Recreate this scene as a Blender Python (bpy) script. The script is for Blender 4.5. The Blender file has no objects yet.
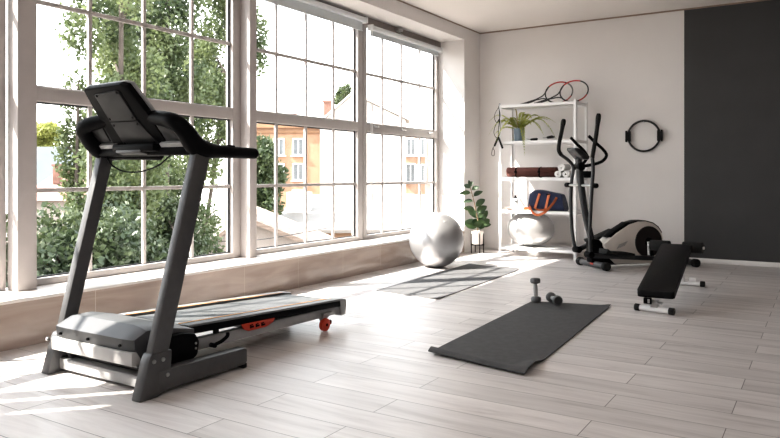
import bpy, bmesh, math, random
from mathutils import Vector, Matrix, Euler
random.seed(7)
R = math.radians
PI = math.pi
scn = bpy.context.scene
col = scn.collection

# ------------------------------------------------------------------ materials
def nodes(name):
    m = bpy.data.materials.new(name); m.use_nodes = True
    nt = m.node_tree
    b = nt.nodes.get('Principled BSDF')
    return m, nt, b

def mat(name, c, rough=0.5, metal=0.0, var=0.06, scale=12.0, bump=0.0, bscale=60.0, coat=0.0, sheen=0.0, stretch=(1, 1, 1), spec=0.5):
    m, nt, b = nodes(name)
    tc = nt.nodes.new('ShaderNodeTexCoord')
    mp = nt.nodes.new('ShaderNodeMapping'); mp.inputs['Scale'].default_value = stretch
    nt.links.new(tc.outputs['Object'], mp.inputs['Vector'])
    nz = nt.nodes.new('ShaderNodeTexNoise'); nz.inputs['Scale'].default_value = scale; nz.inputs['Detail'].default_value = 4
    nt.links.new(mp.outputs['Vector'], nz.inputs['Vector'])
    cr = nt.nodes.new('ShaderNodeValToRGB')
    cr.color_ramp.elements[0].position = 0.3; cr.color_ramp.elements[1].position = 0.7
    cr.color_ramp.elements[0].color = tuple(max(0, v*(1-var)) for v in c) + (1,)
    cr.color_ramp.elements[1].color = tuple(min(1, v*(1+var)) for v in c) + (1,)
    nt.links.new(nz.outputs['Fac'], cr.inputs['Fac'])
    nt.links.new(cr.outputs['Color'], b.inputs['Base Color'])
    b.inputs['Roughness'].default_value = rough; b.inputs['Metallic'].default_value = metal
    b.inputs['Coat Weight'].default_value = coat
    b.inputs['Specular IOR Level'].default_value = spec
    b.inputs['Sheen Weight'].default_value = sheen
    if bump:
        n2 = nt.nodes.new('ShaderNodeTexNoise'); n2.inputs['Scale'].default_value = bscale; n2.inputs['Detail'].default_value = 3
        nt.links.new(mp.outputs['Vector'], n2.inputs['Vector'])
        bp = nt.nodes.new('ShaderNodeBump'); bp.inputs['Strength'].default_value = bump; bp.inputs['Distance'].default_value = 0.01
        nt.links.new(n2.outputs['Fac'], bp.inputs['Height']); nt.links.new(bp.outputs['Normal'], b.inputs['Normal'])
    return m

def leafmat(name, c1, c2, trans=0.35, scale=1.2):
    m, nt, b = nodes(name)
    out = nt.nodes['Material Output']
    tc = nt.nodes.new('ShaderNodeTexCoord'); nz = nt.nodes.new('ShaderNodeTexNoise')
    nz.inputs['Scale'].default_value = scale; nz.inputs['Detail'].default_value = 6
    nt.links.new(tc.outputs['Object'], nz.inputs['Vector'])
    cr = nt.nodes.new('ShaderNodeValToRGB'); cr.color_ramp.elements[0].position = .38; cr.color_ramp.elements[1].position = .62
    cr.color_ramp.elements[0].color = c1+(1,); cr.color_ramp.elements[1].color = c2+(1,)
    nt.links.new(nz.outputs['Fac'], cr.inputs['Fac']); nt.links.new(cr.outputs['Color'], b.inputs['Base Color'])
    b.inputs['Roughness'].default_value = .45
    tr = nt.nodes.new('ShaderNodeBsdfTranslucent'); nt.links.new(cr.outputs['Color'], tr.inputs['Color'])
    mx = nt.nodes.new('ShaderNodeMixShader'); mx.inputs['Fac'].default_value = trans
    nt.links.new(b.outputs['BSDF'], mx.inputs[1]); nt.links.new(tr.outputs['BSDF'], mx.inputs[2])
    nt.links.new(mx.outputs['Shader'], out.inputs['Surface'])
    return m

def glassmat():
    m, nt, b = nodes('window_glass')
    out = nt.nodes['Material Output']; nt.nodes.remove(b)
    t = nt.nodes.new('ShaderNodeBsdfTransparent')
    tc = nt.nodes.new('ShaderNodeTexCoord'); nz = nt.nodes.new('ShaderNodeTexNoise'); nz.inputs['Scale'].default_value = .8
    nt.links.new(tc.outputs['Object'], nz.inputs['Vector'])
    cr = nt.nodes.new('ShaderNodeValToRGB'); cr.color_ramp.elements[0].color = (.93, .945, .94, 1); cr.color_ramp.elements[1].color = (.97, .98, .975, 1)
    nt.links.new(nz.outputs['Fac'], cr.inputs['Fac']); nt.links.new(cr.outputs['Color'], t.inputs['Color'])
    g = nt.nodes.new('ShaderNodeBsdfGlossy'); g.inputs['Roughness'].default_value = .02
    fr = nt.nodes.new('ShaderNodeFresnel'); fr.inputs['IOR'].default_value = 1.3
    mx = nt.nodes.new('ShaderNodeMixShader')
    nt.links.new(fr.outputs['Fac'], mx.inputs['Fac']); nt.links.new(t.outputs['BSDF'], mx.inputs[1]); nt.links.new(g.outputs['BSDF'], mx.inputs[2])
    nt.links.new(mx.outputs['Shader'], out.inputs['Surface'])
    return m

def floormat():
    m, nt, b = nodes('laminate_planks')
    L = nt.links.new
    tc = nt.nodes.new('ShaderNodeTexCoord')
    mp = nt.nodes.new('ShaderNodeMapping'); mp.inputs['Location'].default_value = (.33, .1, 0)
    L(tc.outputs['Object'], mp.inputs['Vector'])
    br = nt.nodes.new('ShaderNodeTexBrick')
    br.offset = .37; br.offset_frequency = 2
    br.inputs['Scale'].default_value = 1; br.inputs['Brick Width'].default_value = 1.28; br.inputs['Row Height'].default_value = .195
    br.inputs['Mortar Size'].default_value = .0022; br.inputs['Mortar Smooth'].default_value = .4; br.inputs['Bias'].default_value = 0
    br.inputs['Color1'].default_value = (.40, .40, .40, 1); br.inputs['Color2'].default_value = (.60, .60, .60, 1); br.inputs['Mortar'].default_value = (.5, .5, .5, 1)
    L(mp.outputs['Vector'], br.inputs['Vector'])
    # grain, stretched along the planks and shifted from plank to plank
    sh = nt.nodes.new('ShaderNodeVectorMath'); sh.operation = 'MULTIPLY_ADD'
    L(br.outputs['Color'], sh.inputs[0]); sh.inputs[1].default_value = (37, 11, 5); L(tc.outputs['Object'], sh.inputs[2])
    m2 = nt.nodes.new('ShaderNodeMapping'); m2.inputs['Scale'].default_value = (1.6, 14, 1)
    L(sh.outputs[0], m2.inputs['Vector'])
    n1 = nt.nodes.new('ShaderNodeTexNoise'); n1.inputs['Scale'].default_value = 1.0; n1.inputs['Detail'].default_value = 7; n1.inputs['Roughness'].default_value = .62; n1.inputs['Distortion'].default_value = .6
    L(m2.outputs['Vector'], n1.inputs['Vector'])
    cr = nt.nodes.new('ShaderNodeValToRGB')
    e = cr.color_ramp.elements
    e[0].position = .25; e[0].color = (.45, .415, .402, 1)
    e[1].position = .62; e[1].color = (.74, .705, .692, 1)
    x = e.new(.44); x.color = (.645, .608, .595, 1)
    L(n1.outputs['Fac'], cr.inputs['Fac'])
    mr = nt.nodes.new('ShaderNodeMapRange'); mr.inputs['From Min'].default_value = .4; mr.inputs['From Max'].default_value = .6; mr.inputs['To Min'].default_value = .9; mr.inputs['To Max'].default_value = 1.06
    L(br.outputs['Color'], mr.inputs['Value'])
    mu = nt.nodes.new('ShaderNodeMix'); mu.data_type = 'RGBA'; mu.blend_type = 'MULTIPLY'; mu.inputs['Factor'].default_value = 1
    L(cr.outputs['Color'], mu.inputs['A']); L(mr.outputs['Result'], mu.inputs['B'])
    m3 = nt.nodes.new('ShaderNodeMix'); m3.data_type = 'RGBA'; L(br.outputs['Fac'], m3.inputs['Factor'])
    L(mu.outputs['Result'], m3.inputs['A']); m3.inputs['B'].default_value = (.15, .13, .125, 1)
    L(m3.outputs['Result'], b.inputs['Base Color'])
    b.inputs['Roughness'].default_value = .36
    b.inputs['Specular IOR Level'].default_value = .45
    bp = nt.nodes.new('ShaderNodeBump'); bp.inputs['Strength'].default_value = .12; bp.inputs['Distance'].default_value = .004; bp.invert = True
    L(br.outputs['Fac'], bp.inputs['Height']); L(bp.outputs['Normal'], b.inputs['Normal'])
    return m

def tilemat():
    m, nt, b = nodes('beige_marble_tiles')
    L = nt.links.new
    tc = nt.nodes.new('ShaderNodeTexCoord')
    se = nt.nodes.new('ShaderNodeSeparateXYZ'); L(tc.outputs['Object'], se.inputs[0])
    co = nt.nodes.new('ShaderNodeCombineXYZ'); L(se.outputs['Y'], co.inputs['X']); L(se.outputs['Z'], co.inputs['Y'])
    mp = nt.nodes.new('ShaderNodeMapping'); mp.inputs['Location'].default_value = (-.07, .3, 0); L(co.outputs[0], mp.inputs['Vector'])
    br = nt.nodes.new('ShaderNodeTexBrick'); br.offset = 0
    br.inputs['Scale'].default_value = 1; br.inputs['Brick Width'].default_value = .67; br.inputs['Row Height'].default_value = 1.2
    br.inputs['Mortar Size'].default_value = .002; br.inputs['Color1'].default_value = (.45,)*3+(1,); br.inputs['Color2'].default_value = (.55,)*3+(1,)
    L(mp.outputs['Vector'], br.inputs['Vector'])
    m2 = nt.nodes.new('ShaderNodeMapping'); m2.inputs['Rotation'].default_value = (.5, 0, 0); m2.inputs['Scale'].default_value = (1, .5, 3.4); L(tc.outputs['Object'], m2.inputs['Vector'])
    nz = nt.nodes.new('ShaderNodeTexNoise'); nz.inputs['Scale'].default_value = 2.6; nz.inputs['Detail'].default_value = 6; nz.inputs['Distortion'].default_value = 1.2
    L(m2.outputs['Vector'], nz.inputs['Vector'])
    cr = nt.nodes.new('ShaderNodeValToRGB'); cr.color_ramp.elements[0].position = .3; cr.color_ramp.elements[1].position = .72
    cr.color_ramp.elements[0].color = (.36, .29, .25, 1); cr.color_ramp.elements[1].color = (.53, .445, .395, 1)
    L(nz.outputs['Fac'], cr.inputs['Fac'])
    mx = nt.nodes.new('ShaderNodeMix'); mx.data_type = 'RGBA'; L(br.outputs['Fac'], mx.inputs['Factor']); L(cr.outputs['Color'], mx.inputs['A']); mx.inputs['B'].default_value = (.6, .53, .47, 1)
    L(mx.outputs['Result'], b.inputs['Base Color']); b.inputs['Roughness'].default_value = .14
    return m

def rooftile(name, c1, c2, sc=3.0):
    m, nt, b = nodes(name); L = nt.links.new
    tc = nt.nodes.new('ShaderNodeTexCoord'); w = nt.nodes.new('ShaderNodeTexWave'); w.bands_direction = 'Z'; w.inputs['Scale'].default_value = sc; w.inputs['Distortion'].default_value = 1.5
    L(tc.outputs['Object'], w.inputs['Vector'])
    cr = nt.nodes.new('ShaderNodeValToRGB'); cr.color_ramp.elements[0].color = c1+(1,); cr.color_ramp.elements[1].color = c2+(1,)
    L(w.outputs['Fac'], cr.inputs['Fac']); L(cr.outputs['Color'], b.inputs['Base Color']); b.inputs['Roughness'].default_value = .85
    return m

M = {}
M['floor'] = floormat()
M['tile'] = tilemat()
M['glass'] = glassmat()
M['wall'] = mat('wall_plaster', (.74, .715, .703), .85, var=.02, scale=2.5, bump=.05, bscale=90)
M['ceil'] = mat('ceiling_paint', (.80, .76, .735), .9, var=.015, scale=1.5)
M['far_wall'] = mat('grey_far_wall_paint', (.42, .41, .40), .9, var=.03)
M['dark_wall'] = mat('charcoal_paint', (.064, .064, .066), .75, var=.05, scale=3)
M['white_trim'] = mat('white_trim_paint', (.78, .76, .75), .4, var=.02)
M['brown_trim'] = mat('brown_gap', (.30, .23, .19), .8, var=.1)
M['frame'] = mat('window_frame_paint', (.46, .43, .42), .45, var=.03)
M['pier'] = mat('pier_paint', (.46, .425, .415), .6, var=.03)
M['gasket'] = mat('dark_gasket', (.05, .055, .06), .5)
M['sill'] = mat('sill_stone', (.74, .70, .67), .3, var=.04, scale=5)
M['head'] = mat('window_head_paint', (.26, .225, .21), .6)
M['blind'] = mat('blind_fabric', (.60, .63, .65), .8, var=.02, scale=80)
M['alu'] = mat('white_aluminium', (.72, .74, .75), .35, var=.02)
M['chrome'] = mat('chrome', (.75, .75, .75), .18, 1.0, var=.03)
# gym
M['frame_grey'] = mat('graphite_frame', (.088, .087, .089), .40, .25, var=.06, scale=30)
M['frame_silver'] = mat('silver_grey_frame', (.36, .36, .36), .38, .4, var=.05, scale=30)
M['black'] = mat('black_plastic', (.006, .006, .007), .45, var=.15, spec=.05)
M['black_gloss'] = mat('glossy_black_plastic', (.010, .010, .012), .18, var=.1)
M['black_rubber'] = mat('black_rubber', (.013, .013, .013), .75, var=.2, scale=60, spec=.3)
M['hood'] = mat('grey_hood_plastic', (.085, .085, .09), .42, var=.05)
M['hood_dark'] = mat('dark_hood_plastic', (.03, .031, .033), .42, var=.06)
M['panel'] = mat('console_panel', (.030, .030, .031), .45, var=.08, spec=.18)
M['bezel'] = mat('console_bezel', (.30, .30, .305), .35, var=.05)
M['light_grey'] = mat('light_grey_plastic', (.34, .34, .34), .4, var=.04)
M['white_band'] = mat('pale_band', (.44, .43, .42), .4, var=.04)
M['belt'] = mat('belt_rubber', (.085, .088, .09), .55, var=.25, scale=160, bump=.15, bscale=300)
M['rail'] = mat('rail_strip', (.17, .172, .175), .45, var=.1, scale=120, bump=.1, bscale=200)
M['orange_line'] = mat('orange_line', (.75, .36, .12), .5)
M['red'] = mat('red_plastic', (.55, .05, .02), .4, var=.08)
M['steel'] = mat('steel', (.45, .45, .45), .3, 1.0)
M['mat_dark'] = mat('charcoal_foam', (.082, .081, .082), .88, var=.12, scale=25, bump=.2, bscale=400)
M['mat_light'] = mat('grey_foam', (.12, .12, .124), .85, var=.08, scale=25, bump=.2, bscale=400)
M['mat_brown'] = mat('brown_foam', (.12, .042, .033), .8, var=.15, scale=20)
M['silver_ball'] = mat('silver_ball_rubber', (.52, .52, .53), .42, .75, var=.03, scale=4)
M['silver_ball2'] = mat('pale_silver_ball_rubber', (.50, .49, .485), .42, .7, var=.03, scale=4)
M['white_metal'] = mat('white_powder_coat', (.80, .79, .79), .4, var=.02)
M['ellip_black'] = mat('elliptical_black_tube', (.030, .031, .034), .34, .2, var=.1)
M['ellip_beige'] = mat('elliptical_beige', (.72, .67, .62), .4, var=.03)
M['disc'] = mat('flywheel_dark', (.010, .005, .005), .3, var=.3)
M['vinyl'] = mat('black_vinyl', (.011, .011, .012), .5, var=.2, scale=30, bump=.12, bscale=200, spec=.2)
M['foam'] = mat('black_foam', (.009, .009, .009), .85, var=.2, scale=60, bump=.2, bscale=300)
M['dumb'] = mat('grey_vinyl_dumbbell', (.12, .12, .122), .5, var=.1)
M['dumb_white'] = mat('pale_grip', (.30, .30, .30), .5)
M['dumb_face'] = mat('dark_dumbbell_face', (.05, .05, .052), .5, var=.1)
M['navy'] = mat('navy_canvas', (.013, .020, .058), .85, var=.15, scale=60, bump=.25, bscale=250, sheen=.2)
M['tan'] = mat('tan_leather', (.48, .125, .035), .5, var=.15, scale=25)
M['towel'] = mat('white_terry', (.80, .79, .78), .95, var=.04, scale=50, bump=.5, bscale=180)
M['pot_blue'] = mat('blue_grey_ceramic', (.20, .26, .33), .45, var=.08)
M['pot_white'] = mat('cream_ceramic', (.78, .72, .67), .4, var=.03)
M['soil'] = mat('soil', (.05, .03, .02), .95, var=.4, scale=60)
M['fern'] = leafmat('fern_leaf', (.25, .28, .055), (.50, .52, .16), .3, 9)
M['fern_dry'] = leafmat('dry_fern_leaf', (.40, .29, .10), (.55, .43, .2), .3, 9)
M['rubber_leaf'] = leafmat('rubber_plant_leaf', (.018, .038, .022), (.065, .11, .042), .15, 6)
M['stem'] = mat('plant_stem', (.22, .15, .09), .7)
M['plastic_white'] = mat('white_plastic', (.8, .8, .8), .3, var=.02)
M['pale_pink'] = mat('pale_pink_ceramic', (.74, .60, .55), .4, var=.03)
M['grip_ring'] = mat('ring_black', (.012, .012, .013), .4, var=.1)
M['racket_black'] = mat('racket_black', (.015, .014, .014), .35, var=.1)
M['racket_red'] = mat('racket_red', (.42, .03, .025), .35, var=.1)
M['string'] = mat('racket_string', (.62, .58, .55), .6)
# outside
M['peach'] = mat('peach_render', (.36, .22, .145), .9, var=.08, scale=1.0)
M['peach_d'] = mat('ochre_render', (.25, .145, .085), .9, var=.1, scale=1.0)
M['white_r'] = mat('white_render', (.52, .475, .44), .9, var=.04, scale=.6)
M['pale_blue'] = mat('pale_blue_sheet', (.17, .195, .22), .7, var=.05, scale=.8)
M['brick'] = mat('red_brick', (.17, .09, .07), .9, var=.25, scale=3)
M['concrete'] = mat('pale_concrete', (.30, .26, .235), .9, var=.1, scale=1.5)
M['out_frame'] = mat('white_outdoor_frame', (.78, .78, .76), .6)
M['out_glass'] = mat('dark_outdoor_pane', (.13, .14, .15), .15, var=.3, scale=.6)
M['roof_tile'] = rooftile('pale_roof_tile', (.19, .14, .11), (.25, .19, .155), 2.2)
M['roof_pink'] = rooftile('pink_roof_tile', (.20, .10, .085), (.26, .14, .12), 2.0)
M['roof_white'] = mat('pale_sheet_roof', (.15, .132, .118), .6, var=.04, scale=.5)
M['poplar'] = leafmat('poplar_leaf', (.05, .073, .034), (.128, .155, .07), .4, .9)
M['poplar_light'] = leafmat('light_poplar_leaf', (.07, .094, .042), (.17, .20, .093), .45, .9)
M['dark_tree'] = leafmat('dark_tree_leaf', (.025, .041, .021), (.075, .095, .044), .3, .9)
M['yellow_tree'] = leafmat('yellow_green_leaf', (.24, .26, .07), (.40, .41, .14), .45, .8)
M['bark'] = mat('bark', (.07, .055, .045), .9, var=.25, scale=4)
M['ground'] = mat('yard_ground', (.16, .14, .12), .95, var=.2, scale=.4)
M['cable'] = mat('black_cable', (.02, .02, .022), .5)

# ------------------------------------------------------------------ mesh builder
class MB:
    def __init__(s): s.bm = bmesh.new()
    def _merge(s, t, mi=0):
        vm = {}
        for v in t.verts: vm[v] = s.bm.verts.new(v.co)
        for f in t.faces:
            try:
                nf = s.bm.faces.new([vm[v] for v in f.verts]); nf.material_index = mi if mi else f.material_index
            except ValueError: pass
        t.free(); return s
    def box(s, c, size, bev=0.0, rot=None, mi=0, seg=2):
        t = bmesh.new(); bmesh.ops.create_cube(t, size=1)
        for v in t.verts: v.co = Vector((v.co.x*size[0], v.co.y*size[1], v.co.z*size[2]))
        if bev: bmesh.ops.bevel(t, geom=t.edges[:], offset=bev, segments=seg, profile=.5, affect='EDGES')
        m = (rot if isinstance(rot, Matrix) else Euler(rot or (0, 0, 0)).to_matrix())
        for v in t.verts: v.co = m @ v.co + Vector(c)
        return s._merge(t, mi)
    def span(s, a, b, bev=0.0, mi=0):
        return s.box([(a[i]+b[i])/2 for i in range(3)], [abs(b[i]-a[i]) for i in range(3)], bev, None, mi)
    def poly(s, a, b, bev=0.0, mi=0, seg=2):
        """solid between two matching loops a and b"""
        t = bmesh.new(); n = len(a)
        va = [t.verts.new(p) for p in a]; vb = [t.verts.new(p) for p in b]
        t.faces.new(va); t.faces.new(vb[::-1])
        for i in range(n): t.faces.new([va[i], vb[i], vb[(i+1) % n], va[(i+1) % n]])
        bmesh.ops.recalc_face_normals(t, faces=t.faces[:])
        if bev: bmesh.ops.bevel(t, geom=t.edges[:], offset=bev, segments=seg, profile=.5, affect='EDGES', clamp_overlap=True)
        return s._merge(t, mi)
    def prism(s, prof, axis, lo, hi, bev=0.0, mi=0):
        def p(u, v, w): return {'x': (w, u, v), 'y': (u, w, v), 'z': (u, v, w)}[axis]
        return s.poly([p(u, v, lo) for u, v in prof], [p(u, v, hi) for u, v in prof], bev, mi)
    def tube(s, pts, r, seg=10, closed=False, mi=0, flat=1.0, flat_up=(0, 0, 1)):
        pts = [Vector(p) for p in pts]; n = len(pts)
        rs = r if isinstance(r, (list, tuple)) else [r]*n
        rings = []; up = None
        for i, p in enumerate(pts):
            a = pts[i-1] if (i or closed) else p; b = pts[(i+1) % n] if (i < n-1 or closed) else p
            t = (b-a).normalized()
            if up is None:
                ref = Vector(flat_up); 
                if abs(ref.dot(t)) > .95: ref = Vector((1, 0, 0)) if abs(t.x) < .9 else Vector((0, 1, 0))
                up = (ref - t*ref.dot(t)).normalized()
            else:
                up = (up - t*up.dot(t)).normalized()
            sd = t.cross(up)
            rings.append([s.bm.verts.new(p + (math.cos(2*PI*k/seg)*sd + math.sin(2*PI*k/seg)*up*flat)*rs[i]) for k in range(seg)])
        for i in range(n if closed else n-1):
            A = rings[i]; B = rings[(i+1) % n]
            for k in range(seg):
                f = s.bm.faces.new([A[k], A[(k+1) % seg], B[(k+1) % seg], B[k]]); f.material_index = mi
        if not closed:
            for ring in (rings[0][::-1], rings[-1]):
                f = s.bm.faces.new(ring); f.material_index = mi
        return s
    def cyl(s, a, b, r, seg=16, mi=0, bev=0.0):
        a = Vector(a); b = Vector(b)
        if bev:
            d = (b-a).normalized()
            return s.tube([a, a+d*bev*.3, a+d*bev, b-d*bev, b-d*bev*.3, b], [r-bev, r-bev*.3, r, r, r-bev*.3, r-bev], seg, mi=mi)
        return s.tube([a, b], r, seg, mi=mi)
    def lathe(s, prof, c=(0, 0, 0), seg=24, mi=0, axis=None):
        m = axis or Matrix.Identity(3); rings = []
        for r, z in prof:
            if r < 1e-6: rings.append([s.bm.verts.new(m @ Vector((0, 0, z)) + Vector(c))])
            else: rings.append([s.bm.verts.new(m @ Vector((r*math.cos(2*PI*k/seg), r*math.sin(2*PI*k/seg), z)) + Vector(c)) for k in range(seg)])
        for A, B in zip(rings, rings[1:]):
            for k in range(seg):
                k2 = (k+1) % seg
                if len(A) == 1 and len(B) == 1: continue
                if len(A) == 1: f = s.bm.faces.new([A[0], B[k2], B[k]])
                elif len(B) == 1: f = s.bm.faces.new([A[k], A[k2], B[0]])
                else: f = s.bm.faces.new([A[k], A[k2], B[k2], B[k]])
                f.material_index = mi
        return s
    def sphere(s, c, r, seg=32, rings=20, sc=(1, 1, 1)):
        t = bmesh.new(); bmesh.ops.create_uvsphere(t, u_segments=seg, v_segments=rings, radius=r)
        for v in t.verts: v.co = Vector((v.co.x*sc[0], v.co.y*sc[1], v.co.z*sc[2])) + Vector(c)
        return s._merge(t)
    def quad(s, pts, mi=0):
        f = s.bm.faces.new([s.bm.verts.new(p) for p in pts]); f.material_index = mi; return s
    def grid(s, fn, nu, nv, thick=0.0, mi=0):
        """fn(u,v)->(x,y,z); with thick a closed slab"""
        top = [[s.bm.verts.new(fn(i/nu, j/nv)) for j in range(nv+1)] for i in range(nu+1)]
        for i in range(nu):
            for j in range(nv):
                s.bm.faces.new([top[i][j], top[i+1][j], top[i+1][j+1], top[i][j+1]]).material_index = mi
        if thick:
            s.bm.normal_update()
            bot = [[s.bm.verts.new(Vector(fn(i/nu, j/nv)) - Vector((0, 0, thick))) for j in range(nv+1)] for i in range(nu+1)]
            for i in range(nu):
                for j in range(nv):
                    s.bm.faces.new([bot[i][j+1], bot[i+1][j+1], bot[i+1][j], bot[i][j]]).material_index = mi
            for i in range(nu):
                s.bm.faces.new([top[i+1][0], top[i][0], bot[i][0], bot[i+1][0]]); s.bm.faces.new([top[i][nv], top[i+1][nv], bot[i+1][nv], bot[i][nv]])
            for j in range(nv):
                s.bm.faces.new([top[0][j], top[0][j+1], bot[0][j+1], bot[0][j]]); s.bm.faces.new([top[nu][j+1], top[nu][j], bot[nu][j], bot[nu][j+1]])
        return s
    def ribbon(s, pts, w, th, side, mi=0):
        """flat strap along pts; side = width direction"""
        pts = [Vector(p) for p in pts]; n = len(pts); rings = []
        for i, p in enumerate(pts):
            t = (pts[min(i+1, n-1)]-pts[max(i-1, 0)]).normalized()
            sd = Vector(side); sd = (sd - t*sd.dot(t)).normalized(); nn = t.cross(sd)
            rings.append([s.bm.verts.new(p + sd*a*w/2 + nn*b*th/2) for a, b in ((-1, -1), (1, -1), (1, 1), (-1, 1))])
        for A, B in zip(rings, rings[1:]):
            for k in range(4): s.bm.faces.new([A[k], A[(k+1) % 4], B[(k+1) % 4], B[k]]).material_index = mi
        s.bm.faces.new(rings[0][::-1]); s.bm.faces.new(rings[-1]); return s
    def build(s, name, m, parent=None, off=None, angle=40, flat=False, normals=True):
        if normals: bmesh.ops.recalc_face_normals(s.bm, faces=s.bm.faces[:])
        if off is not None:
            o = Vector(off)
            for v in s.bm.verts: v.co -= o
        me = bpy.data.meshes.new(name); s.bm.to_mesh(me); s.bm.free()
        for mm in (m if isinstance(m, (list, tuple)) else [m]): me.materials.append(mm)
        if not flat:
            for p in me.polygons: p.use_smooth = True
            me.set_sharp_from_angle(angle=R(angle))
        ob = bpy.data.objects.new(name, me); col.objects.link(ob)
        if parent: ob.parent = parent
        return ob

def tag(o, label, cat=None, group=None, kind=None):
    if label: o['label'] = label
    if cat: o['category'] = cat
    if group: o['group'] = group
    if kind: o['kind'] = kind
    return o
def thing(name, label, cat, loc=(0, 0, 0), rotz=0, group=None, rot=None):
    o = bpy.data.objects.new(name, None); col.objects.link(o)
    o.empty_display_size = .1
    o.location = loc; o.rotation_euler = rot or (0, 0, rotz)
    return tag(o, label, cat, group)
def dup(root, loc, rot, label, group=None):
    r = root.copy(); col.objects.link(r); r.location = loc; r.rotation_euler = rot
    r['label'] = label
    if group: r['group'] = group
    for ch in list(root.children):
        c = ch.copy(); col.objects.link(c); c.parent = r
        for g in list(ch.children):
            d = g.copy(); col.objects.link(d); d.parent = c
    return r
def struct(name, mb, m, label, cat, **k):
    return tag(mb.build(name, m, **k), label, cat, kind='structure')
def spline(pts, n=8, closed=False):
    P = [Vector(p) for p in pts]; out = []; N = len(P)
    for i in range(N if closed else N-1):
        if closed: p0, p1, p2, p3 = P[i-1], P[i], P[(i+1) % N], P[(i+2) % N]
        else: p0, p1, p2, p3 = P[max(i-1, 0)], P[i], P[i+1], P[min(i+2, N-1)]
        for k in range(n):
            t = k/n
            out.append(.5*((2*p1)+(p2-p0)*t+(2*p0-5*p1+4*p2-p3)*t*t+(3*p1-p0-3*p2+p3)*t**3))
    if not closed: out.append(P[-1])
    return out
def lerpr(rs, n):
    out = []
    for a, b in zip(rs, rs[1:]):
        out += [a+(b-a)*k/n for k in range(n)]
    return out+[rs[-1]]

# ------------------------------------------------------------------ camera
CA = .56
cam = bpy.data.cameras.new('camera'); co = bpy.data.objects.new('camera', cam); col.objects.link(co)
co.location = (0, 0, 1); co.rotation_euler = (PI/2, 0, CA)
cam.sensor_width = 36; cam.lens = 36*693.67/780; cam.shift_y = -(219-174.5)/780
cam.clip_end = 500
scn.camera = co

# ------------------------------------------------------------------ room
XL, XW, YB, ZC = -3.94, -4.344, 8.56, 2.905
XR, YF = 3.4, -2.6
ZS, ZF = .28, 2.74
mb = MB(); mb.span((-4.6, YF-.2, -.12), (XR+.2, YB+.2, 0)); struct('floor', mb, M['floor'], 'pale whitewashed wood laminate plank floor', 'floor')
mb = MB(); mb.span((-4.6, YF-.2, ZC), (XR+.2, YB+.2, ZC+.15)); struct('ceiling', mb, M['ceil'], 'plain pale ceiling', 'ceiling')
mb = MB(); mb.span((-4.6, YB, 0), (-1.372, YB+.2, ZC), mi=0); mb.span((-1.372, YB, 0), (XR+.2, YB+.2, ZC), mi=1)
struct('wall_back', mb, [M['wall'], M['dark_wall']], 'back wall, pale on the left and charcoal grey on the right', 'wall')
mb = MB(); mb.span((XR, YF, 0), (XR+.2, YB, ZC)); struct('wall_right', mb, M['far_wall'], 'grey right wall out of view', 'wall')
mb = MB(); mb.span((-4.6, YF-.2, 0), (XR+.2, YF, ZC)); struct('wall_front', mb, M['far_wall'], 'grey wall behind the viewer', 'wall')
YJ = 8.09
mb = MB()
mb.span((-4.40, YJ, 0), (XL, YB, ZC)); mb.span((-4.40, YF, ZF), (XL, YJ, ZC)); mb.span((-4.40, YF, ZS), (XL, -.06, ZF))
struct('wall_left', mb, M['wall'], 'pale window wall with deep reveal and lintel', 'wall')
mb = MB(); mb.span((-4.40, YF, 0), (XL, YJ, ZS-.018)); struct('trim_1', mb, M['tile'], 'polished beige marble tiled parapet below the windows', 'parapet')
mb = MB(); mb.span((-4.40, YF, ZS-.018), (XL+.004, YJ, ZS), .003); struct('trim_2', mb, M['sill'], 'long pale stone window sill', 'window sill')
mb = MB(); mb.span((-4.0, YB-.012, ZC-.016), (XR, YB, ZC)); mb.span((XL, YF, ZC-.012), (XL+.01, YB, ZC))
struct('trim_3', mb, M['brown_trim'], 'thin brown line where the ceiling meets the walls', 'trim')
mb = MB(); mb.span((-1.372, YB-.016, 0), (XR, YB, .05), .004); struct('baseboard_back', mb, M['white_trim'], 'white baseboard along the charcoal wall', 'baseboard')
mb = MB(); mb.span((-3.94, YB-.012, 0), (-1.372, YB, .05), .004); struct('baseboard_back', mb, M['wall'], 'pale baseboard along the white part of the back wall', 'baseboard')

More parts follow.
